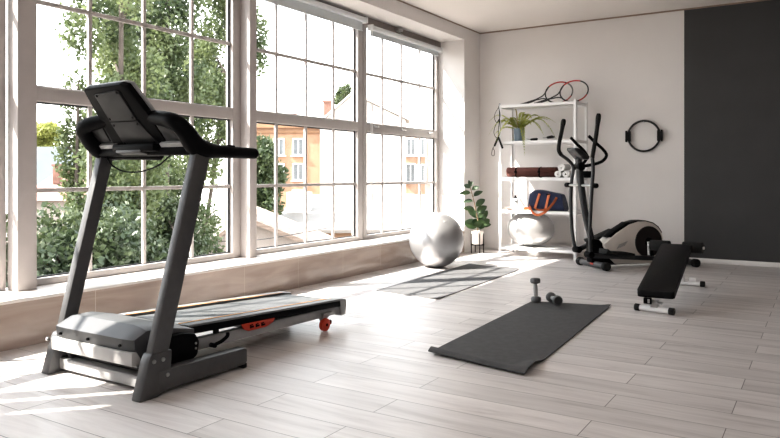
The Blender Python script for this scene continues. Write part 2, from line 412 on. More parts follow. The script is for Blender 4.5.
# windows: glass plane XW.  y0,y1 = glass limits
ZB, ZTB, ZTT, ZH = .326, 1.475, 1.572, 2.66
def window(n, y0, y1, muntins, label, post0=None, post1=None, latches=False, opener=False):
    root = thing('window_%d' % n, label, 'window', (XW, (y0+y1)/2, ZS)); root['kind'] = 'structure'
    o = root.location
    f0, f1 = post0 if post0 is not None else y0-.09, post1 if post1 is not None else y1+.09
    mb = MB()
    for a, b in ((f0, y0), (y1, f1)):
        mb.span((XW-.05, a, ZS), (XW+.035, b, ZF), .004)
    mb.span((XW-.05, y0, ZS), (XW+.035, y1, ZB), .004)
    mb.build('window_frame', M['frame'], root, o)
    mb = MB(); mb.span((XW-.05, y0-.08, ZH), (XW+.06, y1+.08, ZF)); mb.build('window_head', M['head'], root, o)
    mb = MB(); mb.span((XW-.03, y0, ZTB), (XW+.04, y1, ZTT), .006); mb.build('transom', M['frame'], root, o)
    mb = MB()
    for y in muntins:
        mb.span((XW-.012, y-.014, ZB), (XW+.012, y+.014, ZH), .003)
    for z in (.897, 2.125):
        mb.span((XW-.013, y0, z-.014), (XW+.013, y1, z+.014), .003)
    mb.build('glazing_bars', M['frame'], root, o)
    mb = MB()
    for z0, z1 in ((ZB, ZTB), (ZTT, ZH)):
        mb.span((XW-.012, y1-.02, z0), (XW-.004, y1, z1)); mb.span((XW-.012, y0, z0), (XW-.004, y0+.02, z1))
        mb.span((XW-.012, y0, z1-.012), (XW-.004, y1, z1)); mb.span((XW-.012, y0, z0), (XW-.004, y1, z0+.01))
    mb.build('gasket', M['gasket'], root, o)
    mb = MB()
    for z0, z1 in ((ZB, ZTB), (ZTT, ZH)):
        mb.quad([(XW-.015, y0, z0), (XW-.015, y1, z0), (XW-.015, y1, z1), (XW-.015, y0, z1)])
    mb.build('pane', M['glass'], root, o, normals=False)
    if latches:
        for y in (6.52, 7.12, 7.78):
            mb = MB(); mb.box((XW+.055, y, 1.535), (.02, .035, .025), .005); mb.box((XW+.068, y+.02, 1.535), (.012, .09, .012), .004)
            mb.build('latch', M['chrome'], root, o)
    if opener:
        mb = MB(); mb.box((XW+.085, 7.0, ZH+.045), (.05, .10, .03), .006); mb.cyl((XW+.08, 6.94, ZH+.03), (XW+.10, 7.06, ZH-.005), .008, 8)
        mb.build('opener', M['steel'], root, o)
    return root
window(1, .50, 2.325, (.95, 1.40, 1.85), 'tall gridded window at the far left edge of the picture', post0=.40, post1=2.385)
window(2, 2.56, 4.333, (2.985, 3.439, 3.904), 'tall sixteen pane window behind the treadmill', post0=2.50, post1=4.43)
window(3, 4.50, 6.215, (4.924, 5.358, 5.81), 'tall gridded window between the slim pier and the middle post', post0=4.45, post1=6.31)
window(4, 6.39, 8.015, (6.754, 7.179, 7.631), 'tall gridded window nearest the back wall', post0=6.325, post1=8.09, latches=True, opener=True)
window(5, .02, .19, (), 'narrow window light beside the viewer, out of view', post0=-.06, post1=.255)
# dark slot on the middle post
mb = MB(); mb.span((XW-.03, 6.306, ZS), (XW+.028, 6.33, ZF)); struct('trim_4', mb, M['head'], 'dark joint between the two right hand windows', 'trim')
for i, (a, b, lab) in enumerate(((2.392, 2.515, 'slim square pier at the left, in front of the window frames'), (4.42, 4.505, 'slim square pier in the middle, between the treadmill window and the blinds'), (.26, .37, 'slim square pier out of view at the left'))):
    mb = MB(); mb.span((XW+.036, a, ZS), (-4.195, b, ZF), .003); struct('trim_%d' % (5+i), mb, M['pier'], lab, 'pier')
# roller blinds
def blind(y0, y1, zc, zb, label):
    t = thing('roller_blind', label, 'blind', (-4.24, (y0+y1)/2, zc), group='roller blinds over the right hand windows')
    o = t.location
    mb = MB(); mb.prism([(-4.275, zc-.03), (-4.275, zc+.022), (-4.225, zc+.022), (-4.21, zc+.005), (-4.21, zc-.03)], 'y', y0, y1, .004); mb.build('cassette', M['alu'], t, o)
    for y in (y0-.005, y1+.005):
        mb = MB(); mb.box((-4.243, y, zc-.006), (.075, .018, .07), .006); mb.build('end_cap', M['plastic_white'], t, o)
    mb = MB(); mb.span((-4.262, y0+.02, zb), (-4.259, y1-.02, zc-.02)); mb.cyl((-4.26, y0+.02, zb), (-4.26, y1-.02, zb), .008, 8); mb.build('fabric', M['blind'], t, o)
    return t, o
b1, o1 = blind(4.53, 6.25, 2.685, 2.565, 'roller blind on the longer window by the slim pier, nearly rolled up')
b2, o2 = blind(6.37, 8.00, 2.625, 2.545, 'roller blind on the window nearest the back wall, nearly rolled up')
mb = MB()
for d in (0, .02):
    mb.tube([(-4.225+d*.3, 6.345+d, 2.6), (-4.223+d*.3, 6.345+d, 1.5), (-4.225+d*.3, 6.345+d, .42)], .004, 6)
mb.tube([(-4.225, 6.345, .42), (-4.222, 6.355, .405), (-4.219, 6.365, .42)], .004, 6)
mb.build('pull_chain', M['plastic_white'], b2, o2)

# ------------------------------------------------------------------ treadmill
T = thing('treadmill', 'grey and black folding treadmill with upright console in front of the windows', 'treadmill', (-2.96, 2.04, 0)); TO = T.location
XRU, XLU = -2.565, -3.31
for X, s in ((XRU, 1), (XLU, -1)):
    mb = MB(); fy = 0 if s > 0 else .035
    prof = [(2.030+fy, .10), (2.125+fy, .10), (2.41, 1.11), (2.315, 1.11)]
    prof = prof if s > 0 else [(2.070, .10), (2.150, .10), (2.41, 1.11), (2.33, 1.11)]
    mb.prism(prof, 'x', X-.026, X+.026, .010)
    up = mb.build('upright', M['frame_grey'], T, TO)
    mb = MB(); mb.prism([(1.985+fy, .0), (2.085+fy, .0), (2.155+fy, .03), (2.165+fy, .20), (2.05+fy, .20), (2.035+fy, .17)], 'x', X-.031, X+.031, .008)
    ft = mb.build('upright_foot', M['frame_grey'], T, TO)
    for y, z in ((2.11+fy, .165), (2.135, .09), (2.06, .165)):
        mb = MB(); mb.cyl((X+s*.028, y, z), (X+s*.038, y, z), .010, 10, bev=.003); mb.build('bolt', M['steel'], ft, TO)
    mb = MB(); mb.prism([(2.09, .02), (2.635, .02), (2.65, .035), (2.65, .095), (2.635, .105), (2.09, .115)], 'x', X-.033, X+.033, .006)
    bt = mb.build('base_tube', M['frame_grey'], T, TO)
    mb = MB(); mb.span((X-.03, 2.625, 0), (X+.03, 2.652, .025), .005); mb.build('rubber_foot', M['black_rubber'], bt, TO)
mb = MB(); mb.span((XLU+.02, 2.085, .018), (XRU-.02, 2.145, .072), .006); mb.build('crossbar', M['light_grey'], T, TO)
mb = MB(); mb.span((-3.27, 2.14, .062), (-2.66, 2.19, .105), .006); mb.span((-3.1, 2.15, .08), (-2.84, 2.21, .13), .01)
for x in (-3.24, -2.66): mb.box((x, 2.13, .10), (.03, .05, .09), .006, (R(25), 0, 0))
mb.build('lift_bracket', M['frame_grey'], T, TO)
for x in (-3.27, -2.625):
    mb = MB(); mb.cyl((x, 2.11, .12), (x+.03 if x < -3 else x-.03, 2.11, .12), .020, 12, bev=.004); mb.build('pivot_pin', M['black'], T, TO)
# hood
HX0, HX1 = -3.255, -2.655
# faceted hood shell: loft of rings along X so the ends taper
def hood_ring(x, k):
    base = [(2.045, .185), (2.038, .246), (2.110, .297), (2.20, .299), (2.32, .269), (2.41, .234), (2.41, .14), (2.25, .13), (2.06, .14)]
    cy, cz = 2.28, .16
    return [(x, cy+(y-cy)*(1-k*.05), cz+(z-cz)*(1-k*.16) if z > .26 else z) for y, z in base]
rings = [hood_ring(HX0, 1), hood_ring(HX0+.03, .4), hood_ring(HX0+.08, 0), hood_ring(HX1-.08, 0), hood_ring(HX1-.03, .4), hood_ring(HX1, 1)]
mb = MB(); vs = [[mb.bm.verts.new(p) for p in r] for r in rings]
for A, B in zip(vs, vs[1:]):
    for k in range(9):
        f = mb.bm.faces.new([A[k], B[k], B[(k+1) % 9], A[(k+1) % 9]]); f.material_index = 1 if k in (0,) else 0
mb.bm.faces.new(vs[0]); mb.bm.faces.new(vs[-1][::-1])
hood = mb.build('motor_hood', [M['hood'], M['hood_dark']], T, TO, angle=16)
mb = MB(); mb.prism([(2.030, .130), (2.030, .192), (2.06, .192), (2.10, .13)], 'x', HX0-.008, HX1+.008, .006); hb = mb.build('hood_band', M['white_band'], T, TO)
for x in (-3.2, -2.98, -2.74):
    mb = MB(); mb.cyl((x, 2.032, .215), (x, 2.026+.012, .215), .006, 8); mb.cyl((x, 2.046, .215), (x, 2.034, .215), .007, 8); mb.build('screw', M['black'], hood, TO)
mb = MB(); mb.prism([(2.07, .115), (2.36, .10), (2.36, .16), (2.07, .16)], 'x', HX0+.02, HX1-.01, .004); mb.build('motor_tray', M['frame_silver'], T, TO)
# slit at the rear of the hood
mb = MB(); mb.tube(spline([(-3.22, 2.36, .250), (-3.0, 2.40, .240), (-2.74, 2.36, .250)], 6), .012, 8, flat=.5); mb.build('hood_vent', M['black'], hood, TO)
for x0, x1 in ((-2.70, -2.625), (-3.262, -3.20)):
    mb = MB(); mb.prism([(2.12, .10), (2.36, .085), (2.405, .105), (2.42, .175), (2.39, .218), (2.31, .235), (2.12, .232)], 'x', x0, x1, .016)
    sc_ = mb.build('side_cover', M['black'], T, TO)
    if x0 > -3:
        for z in (.145, .17): 
            mb = MB(); mb.cyl((x1-.003, 2.385, z), (x1+.004, 2.385, z), .006, 8); mb.build('screw', M['steel'], sc_, TO)
# deck
def zt(y): return .232-(y-2.45)*.050
DX0, DX1 = -3.245, -2.695
Y0, Y1 = 2.40, 3.715
mb = MB(); mb.poly([(DX0+.07, Y0, zt(Y0)), (DX1-.07, Y0, zt(Y0)), (DX1-.07, Y1-.02, zt(Y1)), (DX0+.07, Y1-.02, zt(Y1))],
                   [(DX0+.07, Y0, zt(Y0)-.03), (DX1-.07, Y0, zt(Y0)-.03), (DX1-.07, Y1-.02, zt(Y1)-.03), (DX0+.07, Y1-.02, zt(Y1)-.03)], .004)
mb.cyl((DX0+.07, Y1-.02, zt(Y1)-.022), (DX1-.07, Y1-.02, zt(Y1)-.022), .024, 14)
mb.build('running_belt', M['belt'], T, TO)
for xa, xb, inn in ((DX0, DX0+.075, 1), (DX1-.075, DX1, -1)):
    def q(y, dz, a, b): return [(a, y, zt(y)+dz), (b, y, zt(y)+dz)]
    mb = MB()
    a = [(xa, Y0, zt(Y0)+.012), (xb, Y0, zt(Y0)+.012), (xb, Y1, zt(Y1)+.012), (xa, Y1, zt(Y1)+.012)]
    b = [(x, y, z-.012) for x, y, z in a]
    mb.poly(a, b, .003); rl = mb.build('side_rail', M['rail'], T, TO)
    a = [(x, y, z-.0125) for x, y, z in a]; b = [(x, y, z-.036) for x, y, z in a]
    mb = MB(); mb.poly(a, b, .002); mb.build('rail_body', M['black'], rl, TO)
    ex = (xb-.008) if inn > 0 else (xa+.008)
    mb = MB(); mb.poly([(ex-.005, Y0, zt(Y0)+.0125), (ex+.005, Y0, zt(Y0)+.0125), (ex+.005, Y1-.05, zt(Y1-.05)+.0125), (ex-.005, Y1-.05, zt(Y1-.05)+.0125)],
                       [(ex-.005, Y0, zt(Y0)+.0145), (ex+.005, Y0, zt(Y0)+.0145), (ex+.005, Y1-.05, zt(Y1-.05)+.0145), (ex-.005, Y1-.05, zt(Y1-.05)+.0145)])
    mb.build('orange_stripe', M['orange_line'], rl, TO)
    mb = MB(); mb.prism([(Y1-.035, zt(Y1)+.016), (Y1+.035, zt(Y1)+.005), (Y1+.04, zt(Y1)-.015), (Y1+.03, .075), (Y1-.02, .07), (Y1-.025, .11)], 'x', xa-.004, xb+.004, .006)
    mb.build('end_cap', M['frame_silver'], T, TO)
    # frame tube below
    xf = xa+.035 if inn > 0 else xb-.035
    mb = MB(); mb.poly([(xf-.022, 2.36, .165), (xf+.022, 2.36, .165), (xf+.022, Y1-.02, .140), (xf-.022, Y1-.02, .140)],
                       [(xf-.022, 2.36, .105), (xf+.022, 2.36, .105), (xf+.022, Y1-.02, .085), (xf-.022, Y1-.02, .085)], .005)
    fr = mb.build('frame_tube', M['frame_silver'], T, TO)
    for y in (2.62, 3.08, 3.38, 3.62):
        mb = MB(); mb.span((xf-.012, y-.012, .13), (xf+.012, y+.012, zt(y)-.02), .002); mb.build('deck_cushion', M['black_rubber'], fr, TO)
for y in (3.0, 3.58):
    mb = MB(); mb.span((DX0+.03, y, .095), (DX1-.03, y+.04, .13), .004); mb.build('cross_member', M['frame_grey'], T, TO)
# release lever on the tube
mb = MB(); mb.tube(spline([(-2.685, 2.56, .115), (-2.668, 2.60, .130), (-2.662, 2.635, .150), (-2.668, 2.645, .165)], 4), .010, 8); mb.cyl((-2.705, 2.56, .115), (-2.67, 2.56, .115), .012, 10)
mb.build('release_lever', M['black'], T, TO)
# red badge with dark marks
bx = DX1+.001
mb = MB(); mb.poly([(bx, 2.765, 0.184), (bx, 3.035, 0.174), (bx, 3.020, 0.153), (bx, 2.960, 0.136), (bx, 2.820, 0.138), (bx, 2.785, 0.153)],
                   [(bx+.010, 2.765, 0.184), (bx+.010, 3.035, 0.174), (bx+.010, 3.020, 0.153), (bx+.010, 2.960, 0.136), (bx+.010, 2.820, 0.138), (bx+.010, 2.785, 0.153)], .003)
bd = mb.build('badge', M['red'], T, TO)
mb = MB()
for y in (2.845, 2.89, 2.935):
    for dy, dz, w, h in ((-.012, .0, .009, .020), (.004, -.004, .018, .010), (.0, .008, .008, .006)):
        mb.box((bx+.0115, y+dy, .160+dz-(y-2.89)*.045), (.003, w, h))
mb.build('badge_marks', M['black'], bd, TO)
# wheels
for x in (-3.235, -2.705):
    mb = MB(); mb.lathe([(0, -.018), (.030, -.018), (.040, -.014), (.042, 0), (.040, .014), (.030, .018), (0, .018)], (x, 3.53, .0425), 22, axis=Matrix.Rotation(PI/2, 3, 'Y'))
    w = mb.build('wheel', M['red'], T, TO)
    mb = MB(); mb.cyl((x-.022, 3.53, .0425), (x+.022, 3.53, .0425), .010, 10, bev=.003); mb.box((x, 3.575, .05), (.022, .035, .03), .006); mb.build('wheel_hub', M['black'], w, TO)
    mb = MB(); mb.poly([(x-.024, 3.49, .12), (x+.024, 3.49, .12), (x+.024, 3.59, .12), (x-.024, 3.59, .12)], [(x-.024, 3.515, .05), (x-.020, 3.515, .05), (x-.020, 3.545, .05), (x-.024, 3.545, .05)]); mb.build('wheel_fork', M['frame_silver'], w, TO)
# console: tilted so its underside looks at the viewer
ct = Vector((-2.96, 2.118, 1.432)); cb = Vector((-2.96, 2.335, 1.150))
dn = (cb-ct).normalized(); xv = Vector((1, 0, 0)); nv = xv.cross(dn).normalized()     # outward from the back
if nv.y > 0: nv = -nv
def cp(s, x, d): return ct.lerp(cb, s)+xv*x+nv*d
def slab(outline, d0, d1, bev, mi=0):
    return MB().poly([cp(s, x, d0) for s, x in outline], [cp(s, x, d1) for s, x in outline], bev, mi)
body = [(.03, -.170), (0, -.15), (-.01, .12), (.03, .165), (.5, .195), (.98, .205), (1.0, -.205), (.5, -.19)]
slab(body, -.022, .012, .008).build('console_shell', M['black'], T, TO)
bez = [(.03, -.175), (.005, -.155), (-.005, .128), (.03, .178), (.5, .208), (1.0, .215), (1.0, -.21), (.5, -.195)]
slab(bez, -.034, -.0205, .005).build('console_bezel', M['bezel'], T, TO)
up_p = [(.10, -.095), (.07, .075), (.09, .095), (.55, .100), (.55, -.106)]
lo_p = [(.56, -.107), (.56, .101), (.97, .158), (.97, -.110)]
pu = slab(up_p, .010, .020, .003).build('access_panel', M['panel'], T, TO)
pl = slab(lo_p, .010, .020, .003).build('access_panel', M['panel'], T, TO)
for pr, pts in ((pu, ((.12, -.08), (.10, .08), (.50, -.090), (.50, .085))), (pl, ((.61, -.092), (.61, .09), (.92, .135), (.92, -.095)))):
    for s_, x in pts:
        mb = MB(); mb.cyl(cp(s_, x, .019), cp(s_, x, .023), .006, 8); mb.build('screw', M['black'], pr, TO)
# lower bar and trays
mb = MB(); mb.span((XLU+.02, 2.31, 1.095), (XRU-.02, 2.40, 1.140), .012); mb.span((-3.12, 2.27, 1.115), (-2.80, 2.36, 1.155), .01); mb.build('console_bar', M['black'], T, TO)
mb = MB(); mb.box((-2.99, 2.30, 1.118), (.20, .06, .03), .008, (R(-12), 0, 0)); mb.build('heart_rate_module', M['hood_dark'], T, TO)
TCX = (XRU+XLU)/2
for s in (-1, 1):
    ho = [(.56, s*.20), (.54, s*.28), (.62, s*.325), (.97, s*.345), (1.0, s*.20)]
    if s < 0: ho = ho[::-1]
    ch = slab(ho, -.020, .006, .006).build('cup_holder', M['hood_dark'], T, TO)
    hi_ = [(.60, s*.205), (.60, s*.275), (.66, s*.305), (.90, s*.325), (.90, s*.215)]
    if s < 0: hi_ = hi_[::-1]
    slab(hi_, .004, .013, .003).build('holder_plate', M['panel'], ch, TO)
    to = [(.93, s*.17), (.93, s*.345), (1.0, s*.345), (1.0, s*.17)]
    if s < 0: to = to[::-1]
    slab(to, .005, .028, .004).build('tray_underside', M['light_grey'], ch, TO)
    X = XRU if s > 0 else XLU
    path = [(-2.955+s*.13, 2.265, 1.288), (-2.955+s*.215, 2.25, 1.275), (X-s*.03, 2.225, 1.250), (X+s*.004, 2.262, 1.205), (X, 2.325, 1.142), (X, 2.39, 1.120), (X, 2.47, 1.115), (X, 2.60, 1.113), (X, 2.735, 1.111)]
    rr = [.030, .036, .039, .043, .050, .046, .034, .030, .029]
    mb = MB(); mb.tube(spline(path, 3), lerpr(rr, 3), 14); hbx = mb.build('handlebar', M['black'], T, TO, angle=60)
    mb = MB(); mb.cyl((X, 2.725, 1.111), (X, 2.745, 1.111), .0285, 14, bev=.006); mb.build('grip_end', M['black_gloss'], hbx, TO)
    mb = MB(); mb.box((X, 2.56, 1.144), (.022, .05, .012), .004); mb.build('pulse_sensor', M['black_gloss'], hbx, TO)
mb = MB(); mb.tube(spline([(-3.26, 2.33, 1.13), (-3.22, 2.335, 1.06), (-3.12, 2.34, 1.018), (-2.98, 2.34, 1.015), (-2.84, 2.335, 1.045), (-2.75, 2.33, 1.09), (-2.68, 2.33, 1.12)], 6), .0042, 6); mb.build('cable', M['black'], T, TO)

LV = (.112, .562, .962, 1.408, 1.856)
# ------------------------------------------------------------------ exercise balls
def ball(loc, r, m, label, sc=None):
    t = thing('exercise_ball', label, 'exercise ball', loc)
    mb = MB(); prof = []
    n = 90
    for i in range(n+1):
        a = -PI/2+PI*i/n
        rr = r*(1+.0022*(1 if (i % 5 == 0 and 18 < i < 72) else 0))
        prof.append((max(0, rr*math.cos(a)) if 0 < i < n else 0, rr*math.sin(a)))
    ax = Matrix.Rotation(R(38), 3, 'Y') @ Matrix.Rotation(R(25), 3, 'X')
    mb.lathe(prof, (0, 0, r), 64, axis=ax)
    if sc:
        for v in mb.bm.verts: v.co = Vector((v.co.x*sc[0], v.co.y*sc[1], v.co.z*sc[2]))
    mb.build('ball_skin', m, t, angle=80)
    mb = MB(); d = ax @ Vector((0, 0, 1)); k3 = Vector(sc or (1, 1, 1)); p0 = Vector((0, 0, r)); mb.cyl((p0+d*(r-.004))*k3, (p0+d*(r+.003))*k3, .014, 12); mb.build('plug', M['light_grey'], t)
    return t
ball((-3.555, 6.615, 0), .295, M['silver_ball'], 'large silver exercise ball on the floor under the windows')
ball((-3.085, 8.20, LV[0]+.001), .276, M['silver_ball2'], 'pale silver exercise ball on the bottom board of the shelf unit', (1.07, .82, .785))

# ------------------------------------------------------------------ yoga mats
def bil(c, u, v):
    a, b, d, e = [Vector(p) for p in c]   # front-left, front-right, back-right, back-left
    return (a.lerp(b, u)).lerp(e.lerp(d, u), v)
cM = [(-1.872, 3.385), (-1.258, 3.262), (-1.372, 5.33), (-1.945, 5.205)]
def mat2(u, v):
    p = bil([(x, y, 0) for x, y in cM], u, v)
    z = .008
    z += 0.028*math.exp(-((v-.020)/.022)**2)*(1-.5*u)      # the front edge curls over
    z += .030*math.exp(-((u-1)/.10)**2-((v-.075)/.05)**2)
    z += .012*math.exp(-((u-1)/.08)**2-((v-1)/.03)**2)
    z += .0012*math.sin(v*9+u*3)**2
    return (p.x, p.y, z)
mb = MB(); mb.grid(mat2, 26, 120, .006); tag(mb.build('yoga_mat', M['mat_dark'], angle=60), 'charcoal yoga mat in the middle of the floor with a curled front edge', 'yoga mat')
cM1 = [(-3.262, 4.985), (-2.62, 4.885), (-2.705, 6.88), (-3.36, 7.02)]
def mat1(u, v):
    p = bil([(x, y, 0) for x, y in cM1], u, v)
    return (p.x, p.y, .007+.012*math.exp(-((v-1)/.05)**2-((u-1)/.25)**2)+.008*math.exp(-((v)/.04)**2-((u-1)/.12)**2)+.0012*math.sin(v*11+u*4)**2)
mb = MB(); mb.grid(mat1, 20, 60, .006); tag(mb.build('yoga_mat', M['mat_light'], angle=60), 'grey yoga mat on the sunlit floor beside the silver ball', 'yoga mat')

# ------------------------------------------------------------------ dumbbells
def dumbbell(label, loc, rot):
    t = thing('dumbbell', label, 'dumbbell', loc, rot=rot, group='small grey dumbbells')
    mb = MB(); mb.tube([(0, 0, z) for z in (-.058, -.03, 0, .03, .058)], [.0135, .0155, .017, .0155, .0135], 14); mb.build('grip', M['dumb_white'], t)
    for s in (-1, 1):
        mb = MB(); mb.lathe([(0, s*.050), (.024, s*.050), (.036, s*.055), (.039, s*.062), (.039, s*.082), (.034, s*.090), (0, s*.090)], (0, 0, 0), 12, axis=None)
        h = mb.build('weight_head', M['dumb'], t, angle=50)
        mb = MB(); mb.lathe([(0, s*.0895), (.028, s*.0895), (.028, s*.0915), (0, s*.0915)], (0, 0, 0), 16); mb.build('head_face', M['dumb_face'], h)
    return t
d1 = dumbbell('grey dumbbell standing upright on the end of the charcoal mat', (-1.905, 5.17, .1025), (R(-2), R(-3), 0))
d2 = dup(d1, (-1.752, 5.155, .0505), (R(90), 0, R(38)), 'grey dumbbell lying on its side beside the upright one')

# ------------------------------------------------------------------ sit-up bench
Bn = thing('situp_bench', 'black padded sit-up bench with white frame and foam rollers', 'exercise bench', (-1.045, 5.28, 0)); BO = Bn.location
lo = Vector((-1.035, 5.25, .118)); hi = Vector((-1.09, 6.42, .358))
dv = (hi-lo).normalized(); sv = Vector((1, .047, 0)).normalized(); sv = (sv-dv*sv.dot(dv)).normalized(); uv_ = sv.cross(dv).normalized()
def bp(s, x, d): return lo+dv*s+sv*x+uv_*d
Ln = (hi-lo).length
def pad_outline():
    o = []
    w0, w1 = .128, .122
    for k in range(7): a = PI+PI/2*k/6; o.append((.03+.03*math.sin(a)*1, -w0+.03+.03*math.cos(a)))
    for k in range(7): a = -PI/2+PI/2*k/6; o.append((.03+.03*math.sin(a), w0-.03+.03*math.cos(a)))
    for k in range(7): a = PI/2*k/6; o.append((Ln-.03+.03*math.sin(a), w1-.03+.03*math.cos(a)))
    for k in range(7): a = PI/2+PI/2*k/6; o.append((Ln-.03+.03*math.sin(a), -w1+.03+.03*math.cos(a)))
    return o
po = pad_outline()
mb = MB(); mb.poly([bp(s, x, .0) for s, x in po], [bp(s, x, .042) for s, x in po], .012, seg=3); pd = mb.build('bench_pad', M['vinyl'], Bn, BO, angle=50)
mb = MB(); mb.poly([bp(s, x, -.008) for s, x in po[::1]], [bp(.02+s*.97, x*.95, .001) for s, x in po]); mb.build('pad_board', M['black'], pd, BO)
# frame
mb = MB(); mb.poly([bp(.10, -.022, -.052), bp(.10, .022, -.052), bp(Ln-.02, .022, -.052), bp(Ln-.02, -.022, -.052)], [bp(.10, -.022, -.010), bp(.10, .022, -.010), bp(Ln-.02, .022, -.010), bp(Ln-.02, -.022, -.010)], .004); mb.build('main_beam', M['white_metal'], Bn, BO)
def foot(cx, cy, hw, ang):
    c = Vector((cx, cy, .026)); d = Vector((math.cos(ang), math.sin(ang), 0))
    mb = MB(); mb.tube([c-d*hw, c+d*hw], .021, 16); f = mb.build('foot_bar', M['white_metal'], Bn, BO)
    for s in (-1, 1):
        mb = MB(); mb.cyl(c+d*s*(hw-.02), c+d*s*(hw+.018), .026, 16, bev=.004); mb.build('end_cap', M['black_rubber'], f, BO)
    return f
foot(-1.045, 5.265, .125, R(-10)); foot(-1.085, 6.70, .165, R(-1))
mb = MB(); mb.box((-1.045, 5.275, .065), (.05, .06, .05), .004); mb.box((-1.075, 5.262, .088), (.016, .09, .03), .003); mb.box((-1.01, 5.262, .075), (.05, .05, .012), .003); mb.build('front_bracket', M['steel'], Bn, BO)
mb = MB(); mb.box((-1.085, 5.235, .088), (.055, .03, .045), .006); mb.build('adjust_knob', M['black'], Bn, BO)
mb = MB(); mb.tube([(-1.085, 6.70, .04), (-1.088, 6.44, .30)], .021, 12); mb.build('rear_leg', M['white_metal'], Bn, BO)
mb = MB(); mb.box((-1.0, 6.70, .062), (.06, .04, .035), .005); mb.build('rear_bracket', M['white_metal'], Bn, BO)
mb = MB(); mb.tube(spline([(-1.09, 6.30, .315), (-1.095, 6.43, .345), (-1.10, 6.47, .37)], 5), .018, 12)
mb.tube([(-1.34, 6.47, .372), (-.87, 6.435, .372)], .012, 12); rb = mb.build('roller_bar', M['white_metal'], Bn, BO)
for x0, x1 in ((-1.318, -1.150), (-1.045, -.882)):
    y0 = 6.47-(x0+1.34)*.0745; y1 = 6.47-(x1+1.34)*.0745
    mb = MB(); mb.cyl((x0, y0, .372), (x1, y1, .372), .047, 24, bev=.006); mb.build('foam_roller', M['foam'], Bn, BO)
mb = MB(); mb.tube([(-1.335, 6.47, .40), (-1.33, 6.47, .28)], .010, 10); mb.build('side_peg', M['steel'], Bn, BO)

# ------------------------------------------------------------------ elliptical
EC = Vector((-2.105, 7.445, 0)); ea = Vector((.666, .746, 0)); el = Vector((.746, -.666, 0))
def e(s, t, z): return EC+ea*s+el*t+Vector((0, 0, z))
Er = thing('elliptical_trainer', 'black and beige elliptical trainer with tall moving arms beside the shelf', 'elliptical trainer', EC)
def eprism(prof, t0, t1, bev=0):
    return MB().poly([e(s, t0, z) for s, z in prof], [e(s, t1, z) for s, z in prof], bev)
# stabilisers
for s, hw in ((0, .225), (1.10, .235)):
    mb = MB(); mb.cyl(e(s, -hw, .045), e(s, hw, .045), .034, 18); f = mb.build('stabiliser', M['ellip_black'] if s else M['frame_grey'], Er, EC)
    for k in (-1, 1):
        mb = MB(); mb.cyl(e(s, k*(hw-.012), .045), e(s, k*(hw+.05), .045), .045, 18, bev=.008); mb.build('end_cap', M['black_rubber'], f, EC)
    if s == 0:
        mb = MB(); mb.box(e(-.031, .03, .052), (.05, .012, .018), .002, (0, 0, math.atan2(el.y, el.x))); mb.build('badge', M['red'], f, EC)
eprism([(-.02, .05), (.06, .03), (1.10, .03), (1.10, .07), (.3, .085), (.05, .10)], -.035, .035, .004).build('base_rail', M['ellip_black'], Er, EC)
eprism([(-.045, .06), (.24, .045), (.20, .12), (.12, .22), (.06, .30), (-.02, .32), (-.055, .28)], -.055, .055, .012).build('mast_boot', M['black'], Er, EC)
mb = MB(); mb.tube(spline([e(.015, 0, .22), e(-.045, 0, .40), e(-.095, 0, .60), e(-.128, 0, .80), e(-.155, 0, 1.0), e(-.175, 0, 1.17)], 5), .036, 14, flat=1.0); mast = mb.build('mast', M['ellip_black'], Er, EC)
# console
con = [(-.265, 1.285), (-.18, 1.265), (-.085, 1.19), (-.10, 1.155), (-.17, 1.16), (-.235, 1.225), (-.27, 1.262)]
c1 = eprism(con, -.085, .085, .010).build('console', M['hood_dark'], Er, EC)
eprism([(-.215, 1.280), (-.185, 1.272), (-.115, 1.218), (-.13, 1.215), (-.19, 1.262)], -.055, .055, .002).build('screen', M['black_gloss'], c1, EC)
# fixed handlebars
for k in (-1, 1):
    mb = MB(); mb.tube(spline([e(-.165, k*.02, 1.085), e(-.09, k*.10, 1.10), e(.0, k*.165, 1.135), e(.045, k*.185, 1.20), e(.0, k*.185, 1.265), e(-.075, k*.18, 1.325), e(-.16, k*.175, 1.40)], 6), .0165, 12)
    mb.build('fixed_handlebar', M['black'], Er, EC)
mb = MB(); mb.cyl(e(-.16, -.05, 1.085), e(-.16, .05, 1.085), .045, 16, bev=.008); mb.build('handlebar_clamp', M['black'], Er, EC)
mb = MB(); mb.cyl(e(-.125, .0, 1.0), e(-.04, .05, 1.0), .036, 16, bev=.008); mb.cyl(e(-.135, 0, 1.0), e(-.12, .0, 1.0), .02, 12); mb.build('tension_knob', M['black'], Er, EC)
mb = MB(); mb.cyl(e(-.145, -.285, .885), e(-.145, .285, .885), .014, 14); ax = mb.build('pivot_axle', M['steel'], Er, EC)
for k in (-1, 1):
    mb = MB(); mb.cyl(e(-.145, k*.225, .885), e(-.145, k*.30, .885), .026, 14, bev=.005); mb.build('axle_bush', M['black'], ax, EC)
